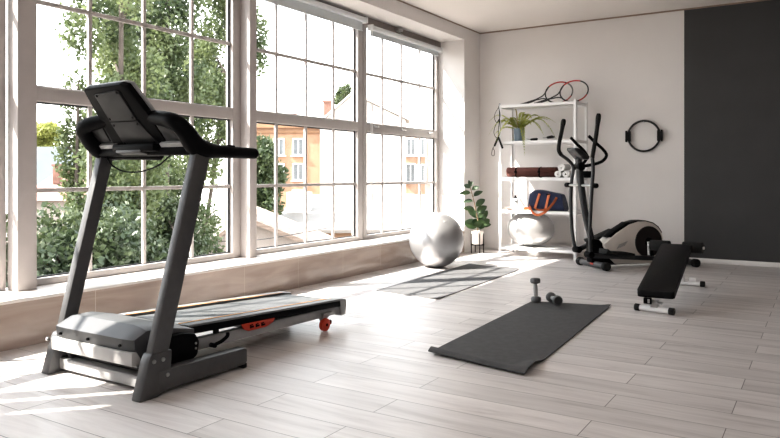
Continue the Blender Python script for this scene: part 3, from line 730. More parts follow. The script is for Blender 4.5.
# moving arms
la = [e(-.052, -.27, .185), e(-.075, -.27, .30), e(-.095, -.27, .46), e(-.105, -.27, .72), e(-.095, -.27, .93), e(-.070, -.275, 1.07), e(-.115, -.28, 1.145), e(-.215, -.285, 1.215), e(-.245, -.285, 1.27), e(-.236, -.285, 1.36), e(-.210, -.285, 1.47), e(-.182, -.285, 1.61)]
ra = [e(-.195, .27, .19), e(-.203, .27, .30), e(-.205, .27, .48), e(-.193, .27, .72), e(-.180, .27, .90), e(-.168, .27, 1.05), e(-.180, .275, 1.17), e(-.170, .285, 1.26), e(-.150, .285, 1.36), e(-.132, .285, 1.47), e(-.112, .285, 1.625)]
for pth in (la, ra):
    n = len(pth)
    k = n-5
    mb = MB(); mb.tube(spline(pth[:k+1], 5), .019, 12); arm = mb.build('moving_arm', M['ellip_black'], Er, EC)
    mb = MB(); sp = spline(pth[k:], 5); mb.tube(sp, [.0215]*(len(sp)-4)+[.024, .027, .026, .018], 12); mb.build('arm_grip', M['black_rubber'], arm, EC)
# foot bars and pedals
def ebar(a, b, t0, t1, h, name):
    d = (Vector(b)-Vector(a)).normalized(); n = Vector((-d.y, d.x))*h/2
    return eprism([(a[0]-n.x, a[1]-n.y), (b[0]-n.x, b[1]-n.y), (b[0]+n.x, b[1]+n.y), (a[0]+n.x, a[1]+n.y)], t0, t1, .006).build(name, M['ellip_black'], Er, EC)
for a, b, t, pd_ in (((-.052, .165), (.50, .385), -.235, None), ((-.195, .165), (.66, .105), .235, 1)):
    f = ebar(a, b, t-.022, t+.022, .046, 'foot_bar')
    mb = MB(); mb.cyl(e(a[0], t-.045, a[1]+.01), e(a[0], t+.055, a[1]+.01), .036, 16, bev=.006); mb.build('joint', M['black'], f, EC)
    d = (Vector(b)-Vector(a)).normalized(); nrm = Vector((-d.y, d.x))
    q0 = Vector(a)+d*.16+nrm*.024; q1 = Vector(a)+d*.50+nrm*.024
    if pd_:
        prof = [tuple(q0), tuple(q1), tuple(q1+nrm*.022), tuple(q1-d*.05+nrm*.03), tuple(q0+d*.06+nrm*.03), tuple(q0+d*.015+nrm*.058), tuple(q0+nrm*.05)]
        eprism(prof, t-.075, t+.075, .006).build('pedal', M['black_rubber'], Er, EC)
    else:
        prof = [tuple(q0), tuple(q1), tuple(q1+nrm*.022), tuple(q0+d*.06+nrm*.026), tuple(q0+nrm*.04)]
        eprism(prof, t-.07, t+.075, .006).build('pedal', M['black_rubber'], Er, EC)
    mb = MB(); mb.cyl(e(b[0], min(t, .10*(1 if t > 0 else -1)), b[1]), e(b[0], max(t, .10*(1 if t > 0 else -1)), b[1]), .018, 12); mb.build('crank_pin', M['steel'], f, EC)
# housing
hp = [(.075, .255), (.155, .11), (.235, .042), (.66, .036), (.74, .07), (.80, .16), (.825, .27), (.81, .36), (.765, .425), (.70, .468), (.61, .492), (.51, .492), (.40, .465), (.24, .375)]
hs = eprism(hp, -.085, .085, .016).build('flywheel_housing', M['ellip_beige'], Er, EC)
# dark top cover follows the housing's back
top = [(.17, .335), (.24, .382), (.40, .474), (.51, .502), (.61, .502), (.705, .478), (.775, .432), (.82, .365), (.80, .35), (.745, .415), (.69, .452), (.605, .474), (.52, .474), (.41, .445), (.26, .356), (.185, .31)]
eprism(top, -.072, .072, .006).build('top_cover', M['black'], hs, EC)
eprism([(.24, .40), (.40, .487), (.42, .47), (.26, .36), (.18, .33), (.13, .325)], -.06, .06, .006).build('front_cover', M['black'], hs, EC)
for k in (-1, 1):
    mb = MB(); n = 40; cx, cz, rr = .632, .272, .170
    ring = [(cx+rr*math.cos(2*PI*i/n), cz+rr*math.sin(2*PI*i/n)) for i in range(n)]
    mb.poly([e(s, k*.084, z) for s, z in ring], [e(cx+(s-cx)*.97, k*.094, cz+(z-cz)*.97) for s, z in ring]); dc = mb.build('crank_disc', M['disc'], Er, EC)
    mb = MB(); mb.lathe([(0, 0), (.05, 0), (.045, .012), (0, .014)], e(cx, k*.092, cz), 18, axis=(Matrix.Rotation(math.atan2(el.y, el.x), 3, 'Z') @ Matrix.Rotation(k*PI/2, 3, 'Y'))); mb.build('crank_hub', M['black'], dc, EC)
    bb = (.66, .105) if k > 0 else (.50, .385)
    d = Vector((bb[0]-cx, bb[1]-cz)).normalized(); nn = Vector((-d.y, d.x))*.02
    prof = [(cx-nn.x, cz-nn.y), (bb[0]-nn.x, bb[1]-nn.y), (bb[0]+nn.x, bb[1]+nn.y), (cx+nn.x, cz+nn.y)]
    eprism(prof, k*.098, k*.118, .004).build('crank_arm', M['black'], dc, EC)
    mb = MB()
    for j in range(6):
        a = (.235+j*.018, .255+j*.006)
        mb.poly([e(a[0]+.0, k*.0845, a[1]-.05), e(a[0]+.008, k*.0845, a[1]-.05), e(a[0]+.045, k*.0845, a[1]), e(a[0]+.037, k*.0845, a[1])],
                [e(a[0]+.0, k*.0865, a[1]-.05), e(a[0]+.008, k*.0865, a[1]-.05), e(a[0]+.045, k*.0865, a[1]), e(a[0]+.037, k*.0865, a[1])])
    mb.build('vent_slots', M['bezel'], hs, EC)

# ------------------------------------------------------------------ shelf unit
SX0, SX1, SY0, SY1 = -3.415, -2.445, 7.975, 8.42
Sh = thing('shelf_unit', 'white open metal shelf unit against the back wall', 'shelf', (-2.93, 8.2, 0)); SO = Sh.location
for x, sx in ((SX0, 1), (SX1, -1)):
    for y, sy in ((SY0, 1), (SY1, -1)):
        mb = MB(); mb.span((x, y, 0), (x+sx*.034, y+sy*.006, 1.875), .001); mb.span((x, y, 0), (x+sx*.006, y+sy*.034, 1.875), .001)
        pst = mb.build('post', M['white_metal'], Sh, SO)
for z in LV:
    mb = MB(); mb.span((SX0+.006, SY0+.006, z-.004), (SX1-.006, SY1-.006, z)); mb.span((SX0+.006, SY0+.004, z-.034), (SX1-.006, SY0+.008, z)); mb.span((SX0+.006, SY1-.008, z-.034), (SX1-.006, SY1-.004, z))
    mb.span((SX0+.007, SY0+.006, z-.034), (SX0+.011, SY1-.006, z)); mb.span((SX1-.011, SY0+.006, z-.034), (SX1-.007, SY1-.006, z))
    mb.build('shelf_board', M['white_metal'], Sh, SO)
# ------------------------------------------------------------------ rackets on top
def racket(x, y, z, yaw, label):
    """local: x along the racket from butt, z up; lies on its long edge, leaning to the wall"""
    t = thing('tennis_racket', label, 'racket', (x, y, z), group='rackets on top of the shelf unit', rot=(R(-12), R(-.5), yaw))
    a, b = .176, .132; cx, cz = .50, .138
    pts = [(cx+a*math.cos(2*PI*i/44), 0, cz+b*math.sin(2*PI*i/44)) for i in range(44)]
    mb = MB(); mb.tube(pts, .0085, 8, closed=True)
    fr = mb.build('racket_hoop', [M['racket_black'], M['racket_red']], t)
    for p in fr.data.polygons:
        ang = math.degrees(math.atan2((p.center.z-cz)/b, (p.center.x-cx)/a)) % 360
        if 62 < ang < 140 or 292 < ang < 335: p.material_index = 1
    mb = MB()
    def inside(px, pz): return ((px-cx)/a)**2+((pz-cz)/b)**2 < .97
    for i in range(-9, 10):
        xx = cx+i*.0175; h = b*math.sqrt(max(0, 1-((xx-cx)/a)**2)); mb.tube([(xx, 0, cz-h), (xx, 0, cz+h)], .0007, 4)
    for i in range(-8, 9):
        zz = cz+i*.015; w = a*math.sqrt(max(0, 1-((zz-cz)/b)**2)); mb.tube([(cx-w, .001, zz), (cx+w, .001, zz)], .0007, 4)
    mb.build('strings', M['string'], fr)
    mb = MB()
    for s in (1, -1):
        ang = PI - s*.62
        mb.tube(spline([(cx+a*math.cos(ang), 0, cz+b*math.sin(ang)), (.30, 0, .098+s*.022), (.215, 0, .072+s*.006)], 5), .0075, 8)
    mb.build('throat', M['racket_black'], t)
    mb = MB(); mb.tube([(.215, 0, .072), (.15, 0, .052), (.02, 0, .020), (0, 0, .016)], [.010, .015, .0155, .017], 8); mb.build('handle', M['racket_black'], t)
    return t
ZT = LV[4]
racket(-3.24, 8.25, ZT+.002, R(-5), 'red and black tennis racket leaning on the shelf top, nearer the corner')
racket(-3.045, 8.22, ZT+.002, R(-5), 'red and black tennis racket on the shelf top, nearer the elliptical trainer')

# ------------------------------------------------------------------ fern
Fn = thing('potted_fern', 'arching fern in a blue-grey pot on the upper shelf', 'plant', (-3.20, 8.10, LV[3])); 
mb = MB(); mb.lathe([(0, 0), (.050, 0), (.055, .006), (.063, .150), (.066, .158), (.060, .160), (.056, .150), (.055, .135), (0, .135)], (0, 0, 0), 28); pt = mb.build('pot', M['pot_blue'], Fn)
mb = MB(); mb.lathe([(.054, .136), (.03, .142), (0, .145)], (0, 0, 0), 20); mb.build('soil', M['soil'], pt)
def frond(azi, length, rise, droop, w):
    mb = MB(); n = 16; pts = []
    for i in range(n+1):
        t = i/n
        r = length*(t*.95); z = .145+rise*math.sin(min(1, t*1.25)*PI/2)-droop*t*t*t
        pts.append(Vector((r*math.cos(azi)+.012*math.cos(azi), r*math.sin(azi)+.012*math.sin(azi), z)))
    mb.tube(pts, [.0022*(1-.7*i/n) for i in range(n+1)], 5)
    sd = Vector((-math.sin(azi), math.cos(azi), 0))
    for i in range(2, n+1):
        for h in (0, .5):
            t = (i+h)/n
            if t > 1: continue
            p = pts[i] if h == 0 else (pts[i].lerp(pts[min(i+1, n)], .5)); tg = (pts[min(i+1, n)]-pts[i-1]).normalized()
            L = w*math.sin(PI*min(1, .18+t*.82))**.8*(1 if t < .9 else .7)
            for s in (-1, 1):
                d = (sd*s*.92+tg*.35+Vector((0, 0, -.25+random.uniform(-.2, .2)))).normalized(); b = tg*.0080
                q = p+d*L
                mb.quad([p-b, p+d*L*.5-b*1.5, q, p+d*L*.5+b*1.5])
    return mb
fr = [(R(200), .17, .12, .06), (R(160), .22, .17, .12), (R(185), .20, .06, .10), (R(140), .16, .16, .05), (R(20), .24, .14, .05), (R(0), .30, .16, .10), (R(-25), .27, .13, .20), (R(-10), .33, .17, .28), (R(40), .18, .18, .05),
      (R(-50), .13, .10, .36), (R(-120), .15, .14, .12), (R(230), .20, .12, .25), (R(205), .24, .20, .12), (R(95), .13, .2, .02), (R(-40), .2, .18, .08), (R(75), .16, .14, .08), (R(215), .24, .15, .2)]
for a, l, r_, dr in fr:
    frond(a, l*1.6, r_*1.2, dr*1.25, .046).build('frond', M['fern'], Fn, normals=False)
fb = frond(R(170), .045, .255, .0, .016).build('frond', M['fern_dry'], Fn, normals=False); fb['label'] = 'upright dry yellow frond'

# hand grippers on the same level
def gripper(loc, rz, label):
    t = thing('hand_gripper', label, 'hand gripper', loc, group='black hand grippers on the upper shelf', rotz=rz)
    for s in (-1, 1):
        mb = MB(); a = Vector((0, 0, .016)); d = Vector((math.cos(s*R(21)), math.sin(s*R(21)), .10 if s > 0 else .0))
        mb.tube([a+d*.035, a+d*.05, a+d*.08, a+d*.115, a+d*.125], [.010, .013, .0145, .013, .009], 10); mb.build('grip', M['black_rubber'], t)
    mb = MB(); mb.tube(spline([(.035, -.013, .016), (.012, -.018, .018), (-.012, -.006, .022), (-.010, .012, .026), (.012, .018, .024), (.036, .014, .02)], 5), .004, 7); mb.build('spring', M['steel'], t)
    return t
g1 = gripper((-3.07, 8.06, LV[3]), R(20), 'black hand gripper on the upper shelf, right under the fern fronds')
g2 = dup(g1, (-2.86, 8.06, LV[3]), (0, R(-8), R(35)), 'black hand gripper on the upper shelf, clear of the fern')
g2.location.z += .012

# jump rope on the left post
JR = thing('jump_rope', 'black jump rope hanging from the top left corner of the shelf', 'jump rope', (-3.40, 7.955, 1.86))
def jr(p): return p
mb = MB()
mb.tube(spline([(.01, .03, .004), (.005, -.008, .010), (0, -.012, -.03), (-.045, -.014, -.10), (-.055, -.015, -.17), (-.02, -.016, -.22), (.015, -.014, -.16), (.01, -.013, -.08), (.0, -.013, -.04), (.02, -.014, -.14), (-.02, -.016, -.22), (-.055, -.017, -.29), (-.06, -.017, -.36), (-.02, -.016, -.41), (.02, -.014, -.34), (.015, -.013, -.24), (.01, -.013, -.12)], 6), .0035, 6)
mb.tube(spline([(0, -.012, -.02), (.012, -.016, -.15), (.0, -.018, -.30), (-.005, -.017, -.41)], 6), .004, 6)
mb.tube(spline([(-.055, -.017, -.50), (-.085, -.018, -.56), (-.09, -.018, -.62), (-.06, -.017, -.625), (-.055, -.017, -.57), (-.08, -.017, -.53)], 6), .0035, 6)
mb.build('rope', M['black'], JR)
for a, b in (((-.005, -.017, -.40), (-.055, -.019, -.51)), ((-.002, -.021, -.40), (.055, -.021, -.54))):
    mb = MB(); mb.cyl(a, b, .0125, 12, bev=.004); mb.build('handle', M['black_rubber'], JR)

# rolled mat with straps
RM = thing('rolled_mat', 'rolled brown exercise mat with two black straps on the middle shelf', 'rolled mat', (-3.04, 8.13, LV[2])); RO = RM.location
mb = MB(); pr = []; nsp = 150
ax0, ax1 = -3.36, -2.735
cy, cz = 8.14, LV[2]+.064
for i in range(nsp+1):
    a = i/nsp*PI*2*4.5; r_ = .012+.050*i/nsp; pr.append((cy+r_*math.cos(a), cz+r_*math.sin(a)))
va = [(mb.bm.verts.new((ax0, y, z)), mb.bm.verts.new((ax1, y+.01, z))) for y, z in pr]
for A, B in zip(va, va[1:]): mb.bm.faces.new([A[0], A[1], B[1], B[0]])
rm = mb.build('mat_roll', M['mat_brown'], RM, RO, normals=False)
md = rm.modifiers.new('thick', 'SOLIDIFY'); md.thickness = .007; md.offset = 0
for x in (-3.235, -2.935):
    mb = MB(); mb.tube([(x+.004*math.sin(k), cy+.004+.0665*math.cos(2*PI*k/28), cz+.0665*math.sin(2*PI*k/28)) for k in range(28)], .010, 6, closed=True, flat=.25, flat_up=(0, 1, 0)); st = mb.build('strap', M['black'], RM, RO)
    mb = MB(); mb.box((x, cy-.066, cz+.005), (.035, .012, .022), .003); mb.build('buckle', M['black'], st, RO)
# towels
def towel(loc, label, rz=0):
    t = thing('rolled_towel', label, 'towel', loc, group='rolled white towels on the middle shelf', rotz=rz)
    mb = MB(); n = 90; v = []
    for i in range(n+1):
        a = i/n*PI*2*3.2; r_ = .008+.033*i/n; v.append([mb.bm.verts.new((r_*math.cos(a), y, .041+r_*math.sin(a))) for y in (-.115, -.108, .10)])
    for A, B in zip(v, v[1:]):
        for k in range(2): mb.bm.faces.new([A[k], A[k+1], B[k+1], B[k]])
    o = mb.build('towel_roll', M['towel'], t, normals=False)
    md = o.modifiers.new('thick', 'SOLIDIFY'); md.thickness = .0085; md.offset = 0
    return t
w1 = towel((-2.672, 8.10, LV[2]+.004), 'rolled white towel at the lower left of the stack of three')
dup(w1, (-2.580, 8.10, LV[2]+.004), (0, 0, R(2)), 'rolled white towel at the lower right of the stack of three')
dup(w1, (-2.626, 8.10, LV[2]+.080), (0, 0, R(-2)), 'rolled white towel on top of the stack of three')

# duffel bag
Bg = thing('duffel_bag', 'navy blue duffel bag with tan leather straps on the shelf above the ball', 'bag', (-2.835, 8.13, LV[1])); GO = Bg.location
def bag(u, v):
    # u along X (0..1), v around the section
    x = -.225+.45*u
    endk = 1-abs(2*u-1)**6*.10
    a = 2*PI*v; ca, sa = math.cos(a), math.sin(a)
    hw = .115*endk; hh = (.235+.018*math.cos((u-.25)*5))*endk
    sx = math.copysign(abs(ca)**.55, ca); sz = math.copysign(abs(sa)**.5, sa)
    top = .5+.5*sz
    narrow = 1-.42*top**1.4
    x += .05*(top)*(-1)*(u-.4) - .012*top
    return (x, sx*hw*narrow+.012*top, hh*top+.001)
mb = MB(); nu, nv_ = 18, 40
gv = [[mb.bm.verts.new(bag(i/nu, j/nv_)) for j in range(nv_)] for i in range(nu+1)]
for i in range(nu):
    for j in range(nv_): mb.bm.faces.new([gv[i][j], gv[i+1][j], gv[i+1][(j+1) % nv_], gv[i][(j+1) % nv_]])
mb.bm.faces.new(gv[0]); mb.bm.faces.new(gv[-1][::-1])
body_ = mb.build('bag_body', M['navy'], Bg, angle=50)
def front(x, z):   # front skin of the bag at height z
    top = min(1, z/.24); return Vector((x-.012*top, -(.118*(1-.42*top**1.4))+.012*top-.006, z))
for x0, x1 in ((-.075, -.125), (.045, .010)):
    mb = MB(); mb.ribbon(spline([front(x1, .028), front(x1+.3*(x0-x1), .08), front(x0, .205)], 6), .030, .006, (1, 0, .3)); mb.build('handle_strap', M['tan'], Bg)
mb = MB(); mb.ribbon(spline([(-.125, -.118, .03), (-.08, -.128, .012), (-.02, -.13, .010), (.01, -.121, .03)], 6), .022, .006, (0, -.5, 1)); mb.build('base_strap', M['tan'], Bg)
mb = MB(); mb.ribbon(spline([front(.14, .165), front(.11, .11), front(.06, .04)+Vector((0, -.02, 0)), (.01, -.163, -.012), (-.06, -.168, -.045), (-.115, -.166, -.035), (-.155, -.165, .012), (-.17, -.15, .04), (-.20, -.10, .05), (-.205, -.06, .10)], 7), .030, .005, (0, -.35, 1))
mb.ribbon(spline([(-.165, -.155, .022), (-.21, -.14, .02), (-.255, -.13, .016), (-.262, -.12, .028), (-.21, -.12, .034), (-.17, -.13, .04)], 5), .018, .005, (0, -.4, 1))
mb.build('shoulder_strap', M['tan'], Bg)
mb = MB(); mb.box((.025, -.082, .198), (.045, .004, .012), .001, (R(-20), 0, 0)); mb.build('label_patch', M['black'], Bg)

# bottle, cup and dish
Bt = thing('sports_bottle', 'white sports bottle with a dark cap on the shelf left of the bag', 'bottle', (-3.245, 8.10, LV[1]))
mb = MB(); mb.lathe([(0, 0), (.036, 0), (.040, .006), (.040, .055), (.036, .070), (.035, .078), (.038, .088), (.037, .120), (.028, .140), (.018, .146), (0, .146)], (0, 0, 0), 28); bo = mb.build('bottle_body', M['plastic_white'], Bt)
mb = MB(); mb.lathe([(.020, .144), (.021, .160), (.012, .164), (.010, .178), (.006, .182), (0, .182)], (0, 0, 0), 20); mb.build('cap', M['black'], Bt)
mb = MB()
for z, a in ((.05, -100), (.062, -70), (.105, -60), (.112, -85)): mb.box((.0395*math.cos(R(a)), .0395*math.sin(R(a)), z), (.012, .003, .016), 0, (0, 0, R(a+90)))
mb.build('bottle_marks', M['hood'], bo)
Dh = thing('small_dish', 'low pale dish on the shelf at the left post', 'dish', (-3.325, 8.11, LV[1]))
mb = MB(); mb.lathe([(0, .004), (.030, 0), (.034, .004), (.062, .022), (.066, .030), (.060, .030), (.035, .012), (0, .010)], (0, 0, 0), 28); mb.build('dish_body', M['pale_pink'], Dh)
Cp = thing('small_cup', 'small pale pink cup on the shelf between the dish and the bottle', 'cup', (-3.345, 8.27, LV[1]))
mb = MB(); mb.lathe([(0, 0), (.028, 0), (.031, .004), (.034, .085), (.031, .086), (.028, .010), (0, .008)], (0, 0, 0), 24); mb.build('cup_body', M['pale_pink'], Cp)
mb = MB(); mb.tube(spline([(.032, 0, .065), (.052, 0, .06), (.052, 0, .03), (.030, 0, .022)], 5), .004, 8); mb.build('handle', M['pale_pink'], Cp)

# ------------------------------------------------------------------ rubber plant in the corner
RP = thing('rubber_plant', 'young rubber plant in a cream pot on a black metal stand in the corner', 'plant', (-3.755, 8.09, 0))
mb = MB()
for k in range(4):
    a = PI/4+k*PI/2; x, y = .082*math.cos(a), .082*math.sin(a); mb.tube([(x, y, 0), (x, y, .245)], .006, 8)
mb.tube([(.082*math.cos(2*PI*k/32), .082*math.sin(2*PI*k/32), .105) for k in range(32)], .005, 6, closed=True)
for k in range(2):
    a = PI/4+k*PI/2; mb.tube([(.082*math.cos(a), .082*math.sin(a), .105), (-.082*math.cos(a), -.082*math.sin(a), .105)], .005, 6)
mb.build('plant_stand', M['black'], RP)
mb = MB(); mb.lathe([(0, .111), (.060, .111), (.066, .117), (.073, .250), (.077, .256), (.077, .282), (.071, .284), (.068, .262), (0, .262)], (0, 0, 0), 30); rp = mb.build('pot', M['pot_white'], RP)
mb = MB(); mb.lathe([(.069, .263), (.04, .268), (0, .27)], (0, 0, 0), 20); mb.build('soil', M['soil'], rp)
mb = MB(); stem = spline([(0, 0, .26), (.005, .005, .40), (-.02, 0, .52), (-.05, 0, .66), (-.085, 0, .78), (-.10, 0, .83)], 5); mb.tube(stem, lerpr([.008, .005], len(stem)-1), 8); mb.build('stem', M['stem'], RP)
def leaf(base, azi, elev, L, W, curl=.25):
    d = Vector((math.cos(azi)*math.cos(elev), math.sin(azi)*math.cos(elev), math.sin(elev))); fc = Vector((.42+random.uniform(-.5, .5), -.85, .35+random.uniform(-.3, .3))); sd = d.cross(fc).normalized(); upv = fc.normalized()
    b = Vector(base); mb = MB(); n = 10
    def fn(u, v):
        w = W*math.sin(PI*min(.999, u**.85))**.75
        p = b+d*(L*(.10+u*.9))-Vector((0, 0, curl*L*u*u))
        return p+sd*w*(v-.5)+upv*(abs(v-.5)*w*.35)
    mb.grid(fn, n, 6); mb.tube([b, b+d*L*.12], .003, 6)
    return mb
VA = 32   # degrees: bearing of the window-to-room diagonal
for zt_, azi, elev, L, W in ((.31, -35, 35, .16, .11), (.32, -95, 50, .18, .12), (.31, 190, 35, .22, .12), (.32, -10, 50, .23, .11), (.33, 170, 30, .20, .11), (.34, -60, 35, .19, .12), (.36, 15, 60, .26, .10), (.42, 175, 55, .22, .09), (.33, -130, 40, .18, .10), (.33, 0, 20, .18, .09),
                            (.50, 20, 45, .21, .095), (.55, 185, 20, .17, .065), (.58, 10, 50, .20, .085), (.66, 170, 5, .15, .055), (.70, 5, 40, .17, .07), (.76, 185, 10, .17, .06), (.80, -20, 35, .13, .06), (.82, 150, 40, .12, .06), (.84, 60, 65, .12, .055), (.84, 120, 75, .13, .04), (.45, -60, 30, .15, .07), (.83, -90, 30, .10, .05)):
    azi += VA
    i = min(range(len(stem)), key=lambda k: abs(stem[k].z-zt_))
    leaf(stem[i], R(azi), R(elev), L, W, .22).build('leaf', M['rubber_leaf'], RP, normals=False)

# ------------------------------------------------------------------ pilates ring on the wall
PR = thing('pilates_ring', 'black pilates ring with two grip pads hung on the white wall', 'pilates ring', (-1.812, 8.56, 1.455)); 
mb = MB(); mb.tube([(.180*math.cos(2*PI*k/64), -.028, .180*math.sin(2*PI*k/64)) for k in range(64)], .0125, 8, closed=True); mb.build('ring', M['grip_ring'], PR)
for s in (-1, 1):
    mb = MB(); mb.box((s*.180, -.030, 0), (.030, .05, .10), .008); mb.box((s*.200, -.030, 0), (.016, .055, .135), .006)
    mb.box((s*.160, -.030, 0), (.014, .055, .125), .005); mb.build('grip_pad', M['black_rubber'], PR)
mb = MB(); mb.cyl((0, 0, .166), (0, -.045, .166), .006, 10); mb.build('wall_peg', M['steel'], PR)

# ------------------------------------------------------------------ outside
cs, sn = math.cos(CA), math.sin(CA)
def place(u, d, z=0):   # u = tangent of the bearing from the room's axis, d = distance
    return Vector((d*(u*cs-sn), d*(u*sn+cs), z))
GZ = -9.0
mb = MB(); mb.quad([(-160, -60, GZ), (-4.9, -60, GZ), (-4.9, 140, GZ), (-160, 140, GZ)]); tag(mb.build('ground', M['ground']), 'yard and street ground below the windows', 'ground', kind='structure')

import numpy as np
def leaves(name, rng, blobs, n, size, m, parent, off):
    """leaf cloud inside ellipsoid blobs [(centre, radii)]"""
    cen = np.array([b[0] for b in blobs], float); rad = np.array([b[1] for b in blobs], float)
    vol = rad.prod(axis=1); idx = rng.choice(len(blobs), n, p=vol/vol.sum())
    d = rng.normal(size=(n, 3)); d /= np.linalg.norm(d, axis=1)[:, None]
    r = rng.uniform(.15, 1, n)**(1/2.2)
    p = cen[idx]+d*rad[idx]*r[:, None]+rng.normal(size=(n, 3))*.06
    a = rng.normal(size=(n, 3)); a /= np.linalg.norm(a, axis=1)[:, None]
    b = np.cross(a, rng.normal(size=(n, 3))); b /= np.linalg.norm(b, axis=1)[:, None]
    s = size*rng.uniform(.6, 1.25, n)[:, None]
    v = np.stack([p-a*s, p+b*s*.55, p+a*s, p-b*s*.55], axis=1).reshape(-1, 3)-np.array(off)
    me = bpy.data.meshes.new(name); f = np.arange(4*n).reshape(-1, 4)
    me.from_pydata(v.tolist(), [], f.tolist()); me.materials.append(m)
    o = bpy.data.objects.new(name, me); col.objects.link(o); o.parent = parent
    return o
def tree(name, label, base, trunk, blobs, n, size, m, seed, group=None, r0=.10):
    t = thing(name, label, 'tree', base, group=group)
    rng = np.random.default_rng(seed)
    B = [(Vector(base)+Vector(c), r) for c, r in blobs]
    leaves('foliage', rng, [((b[0].x, b[0].y, b[0].z), b[1]) for b in B], n, size, m, t, base)
    mb = MB(); pts = spline([(0, 0, 0)]+trunk, 5); mb.tube(pts, lerpr([r0, r0*.3], len(pts)-1), 8)
    for c, r_ in blobs[1::2]:
        c = Vector(c); k = min(pts, key=lambda q: abs(q.z-(c.z-.5*r_[2]))); mb.tube([k, k.lerp(c, .6)+Vector((0, 0, .1)), c], [r0*.35, r0*.22, r0*.08], 6)
    mb.build('trunk', M['bark'], t)
    return t
def poplar_blobs(seed, z0, z1, w, n=26, lean=(0, 0)):
    rg = random.Random(seed); out = []
    for i in range(n):
        t = i/(n-1); z = z0+(z1-z0)*t
        ww = w*(math.sin(PI*min(1, .12+.80*t))**.6)
        out.append(((lean[0]*t+rg.uniform(-ww, ww)*.75, lean[1]*t+rg.uniform(-ww, ww)*.75, z), (ww*rg.uniform(.30, .5), ww*rg.uniform(.30, .5), rg.uniform(.5, 1.0))))
    return out
def U(px): return (px-390)/693.67
b = place(U(118), 15, GZ); tree('poplar_tree', 'tall poplar tree outside, seen in the second column of the treadmill window', b, [(0, 0, 6), (.1, 0, 12), (.1, 0, 17)], poplar_blobs(1, 4, 17.5, 1.15, 40), 26000, .066, M['poplar_light'], 1, 'poplar trees outside the windows')
b = place(U(165), 19.2, GZ); tree('poplar_tree', 'tall poplar tree outside, seen just right of the treadmill console', b, [(0, 0, 6), (0, .1, 12), (0, .1, 18)], poplar_blobs(2, 4, 18.5, 1.45, 46), 32000, .070, M['poplar'], 2, 'poplar trees outside the windows')
b = place(U(198), 22.5, GZ); tree('poplar_tree', 'leaning leafy poplar outside, seen at the right edge of the treadmill window', b, [(0, 0, 6), (.5, .4, 11), (1.0, .8, 16)], poplar_blobs(3, 9.8, 18.2, 1.15, 34, (1.1, .85)), 16000, .080, M['poplar_light'], 3, 'poplar trees outside the windows')
b = place(U(76), 18, GZ); tree('young_poplar_tree', 'slim young poplar outside, left of the tall poplars', b, [(0, 0, 5), (0, 0, 9), (.1, 0, 12.3)], poplar_blobs(4, 5, 12.4, .42, 18), 6500, .065, M['poplar_light'], 4)
b = place(U(50), 76, GZ); tree('yellow_tree', 'distant yellow-green tree behind the pale blue-grey building', b, [(0, 0, 8), (0, 0, 13)], [((random.uniform(-1.5, 1.3), random.uniform(-1, 1), 12.0+random.uniform(0, 3.2)), (.9, .9, .8)) for _ in range(16)], 9000, .18, M['yellow_tree'], 5)
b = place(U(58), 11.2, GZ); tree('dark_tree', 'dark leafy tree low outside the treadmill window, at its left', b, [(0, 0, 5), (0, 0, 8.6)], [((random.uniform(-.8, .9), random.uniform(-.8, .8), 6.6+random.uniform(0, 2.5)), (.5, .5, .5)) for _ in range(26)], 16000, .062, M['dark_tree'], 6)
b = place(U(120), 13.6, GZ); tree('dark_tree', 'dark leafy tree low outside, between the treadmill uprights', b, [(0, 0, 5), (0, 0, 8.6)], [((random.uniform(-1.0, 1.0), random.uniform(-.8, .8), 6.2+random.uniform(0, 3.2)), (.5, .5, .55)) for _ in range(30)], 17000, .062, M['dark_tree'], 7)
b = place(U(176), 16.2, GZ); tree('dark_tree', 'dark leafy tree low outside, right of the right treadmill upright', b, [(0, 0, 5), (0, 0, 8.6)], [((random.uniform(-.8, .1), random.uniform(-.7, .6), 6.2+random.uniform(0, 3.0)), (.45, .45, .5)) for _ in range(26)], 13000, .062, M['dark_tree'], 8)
b = place(U(266), 48, GZ); tree('green_tree', 'round green tree outside in front of the peach building', b, [(0, 0, 5), (0, 0, 11)], [((random.uniform(-.9, .9), random.uniform(-.9, .9), 7.5+random.uniform(0, 4.6)), (.75, .75, .8)) for _ in range(22)], 8000, .15, M['poplar'], 9)
b = place(U(165)-.028, 27, GZ); tree('poplar_tree', 'tall poplar tree outside, farthest back of the poplar row', b, [(0, 0, 6), (0, .1, 12), (0, .1, 19)], poplar_blobs(12, 4, 21, 1.9, 48), 26000, .095, M['poplar'], 12, 'poplar trees outside the windows')
b = place(U(343), 92, GZ); tree('green_tree', 'small distant tree above the white gabled roof', b, [(0, 0, 12), (0, 0, 19)], [((random.uniform(-.9, .9), random.uniform(-.6, .6), 17.6+random.uniform(0, 4.2)), (.7, .7, .8)) for _ in range(14)], 3200, .2, M['poplar'], 10)

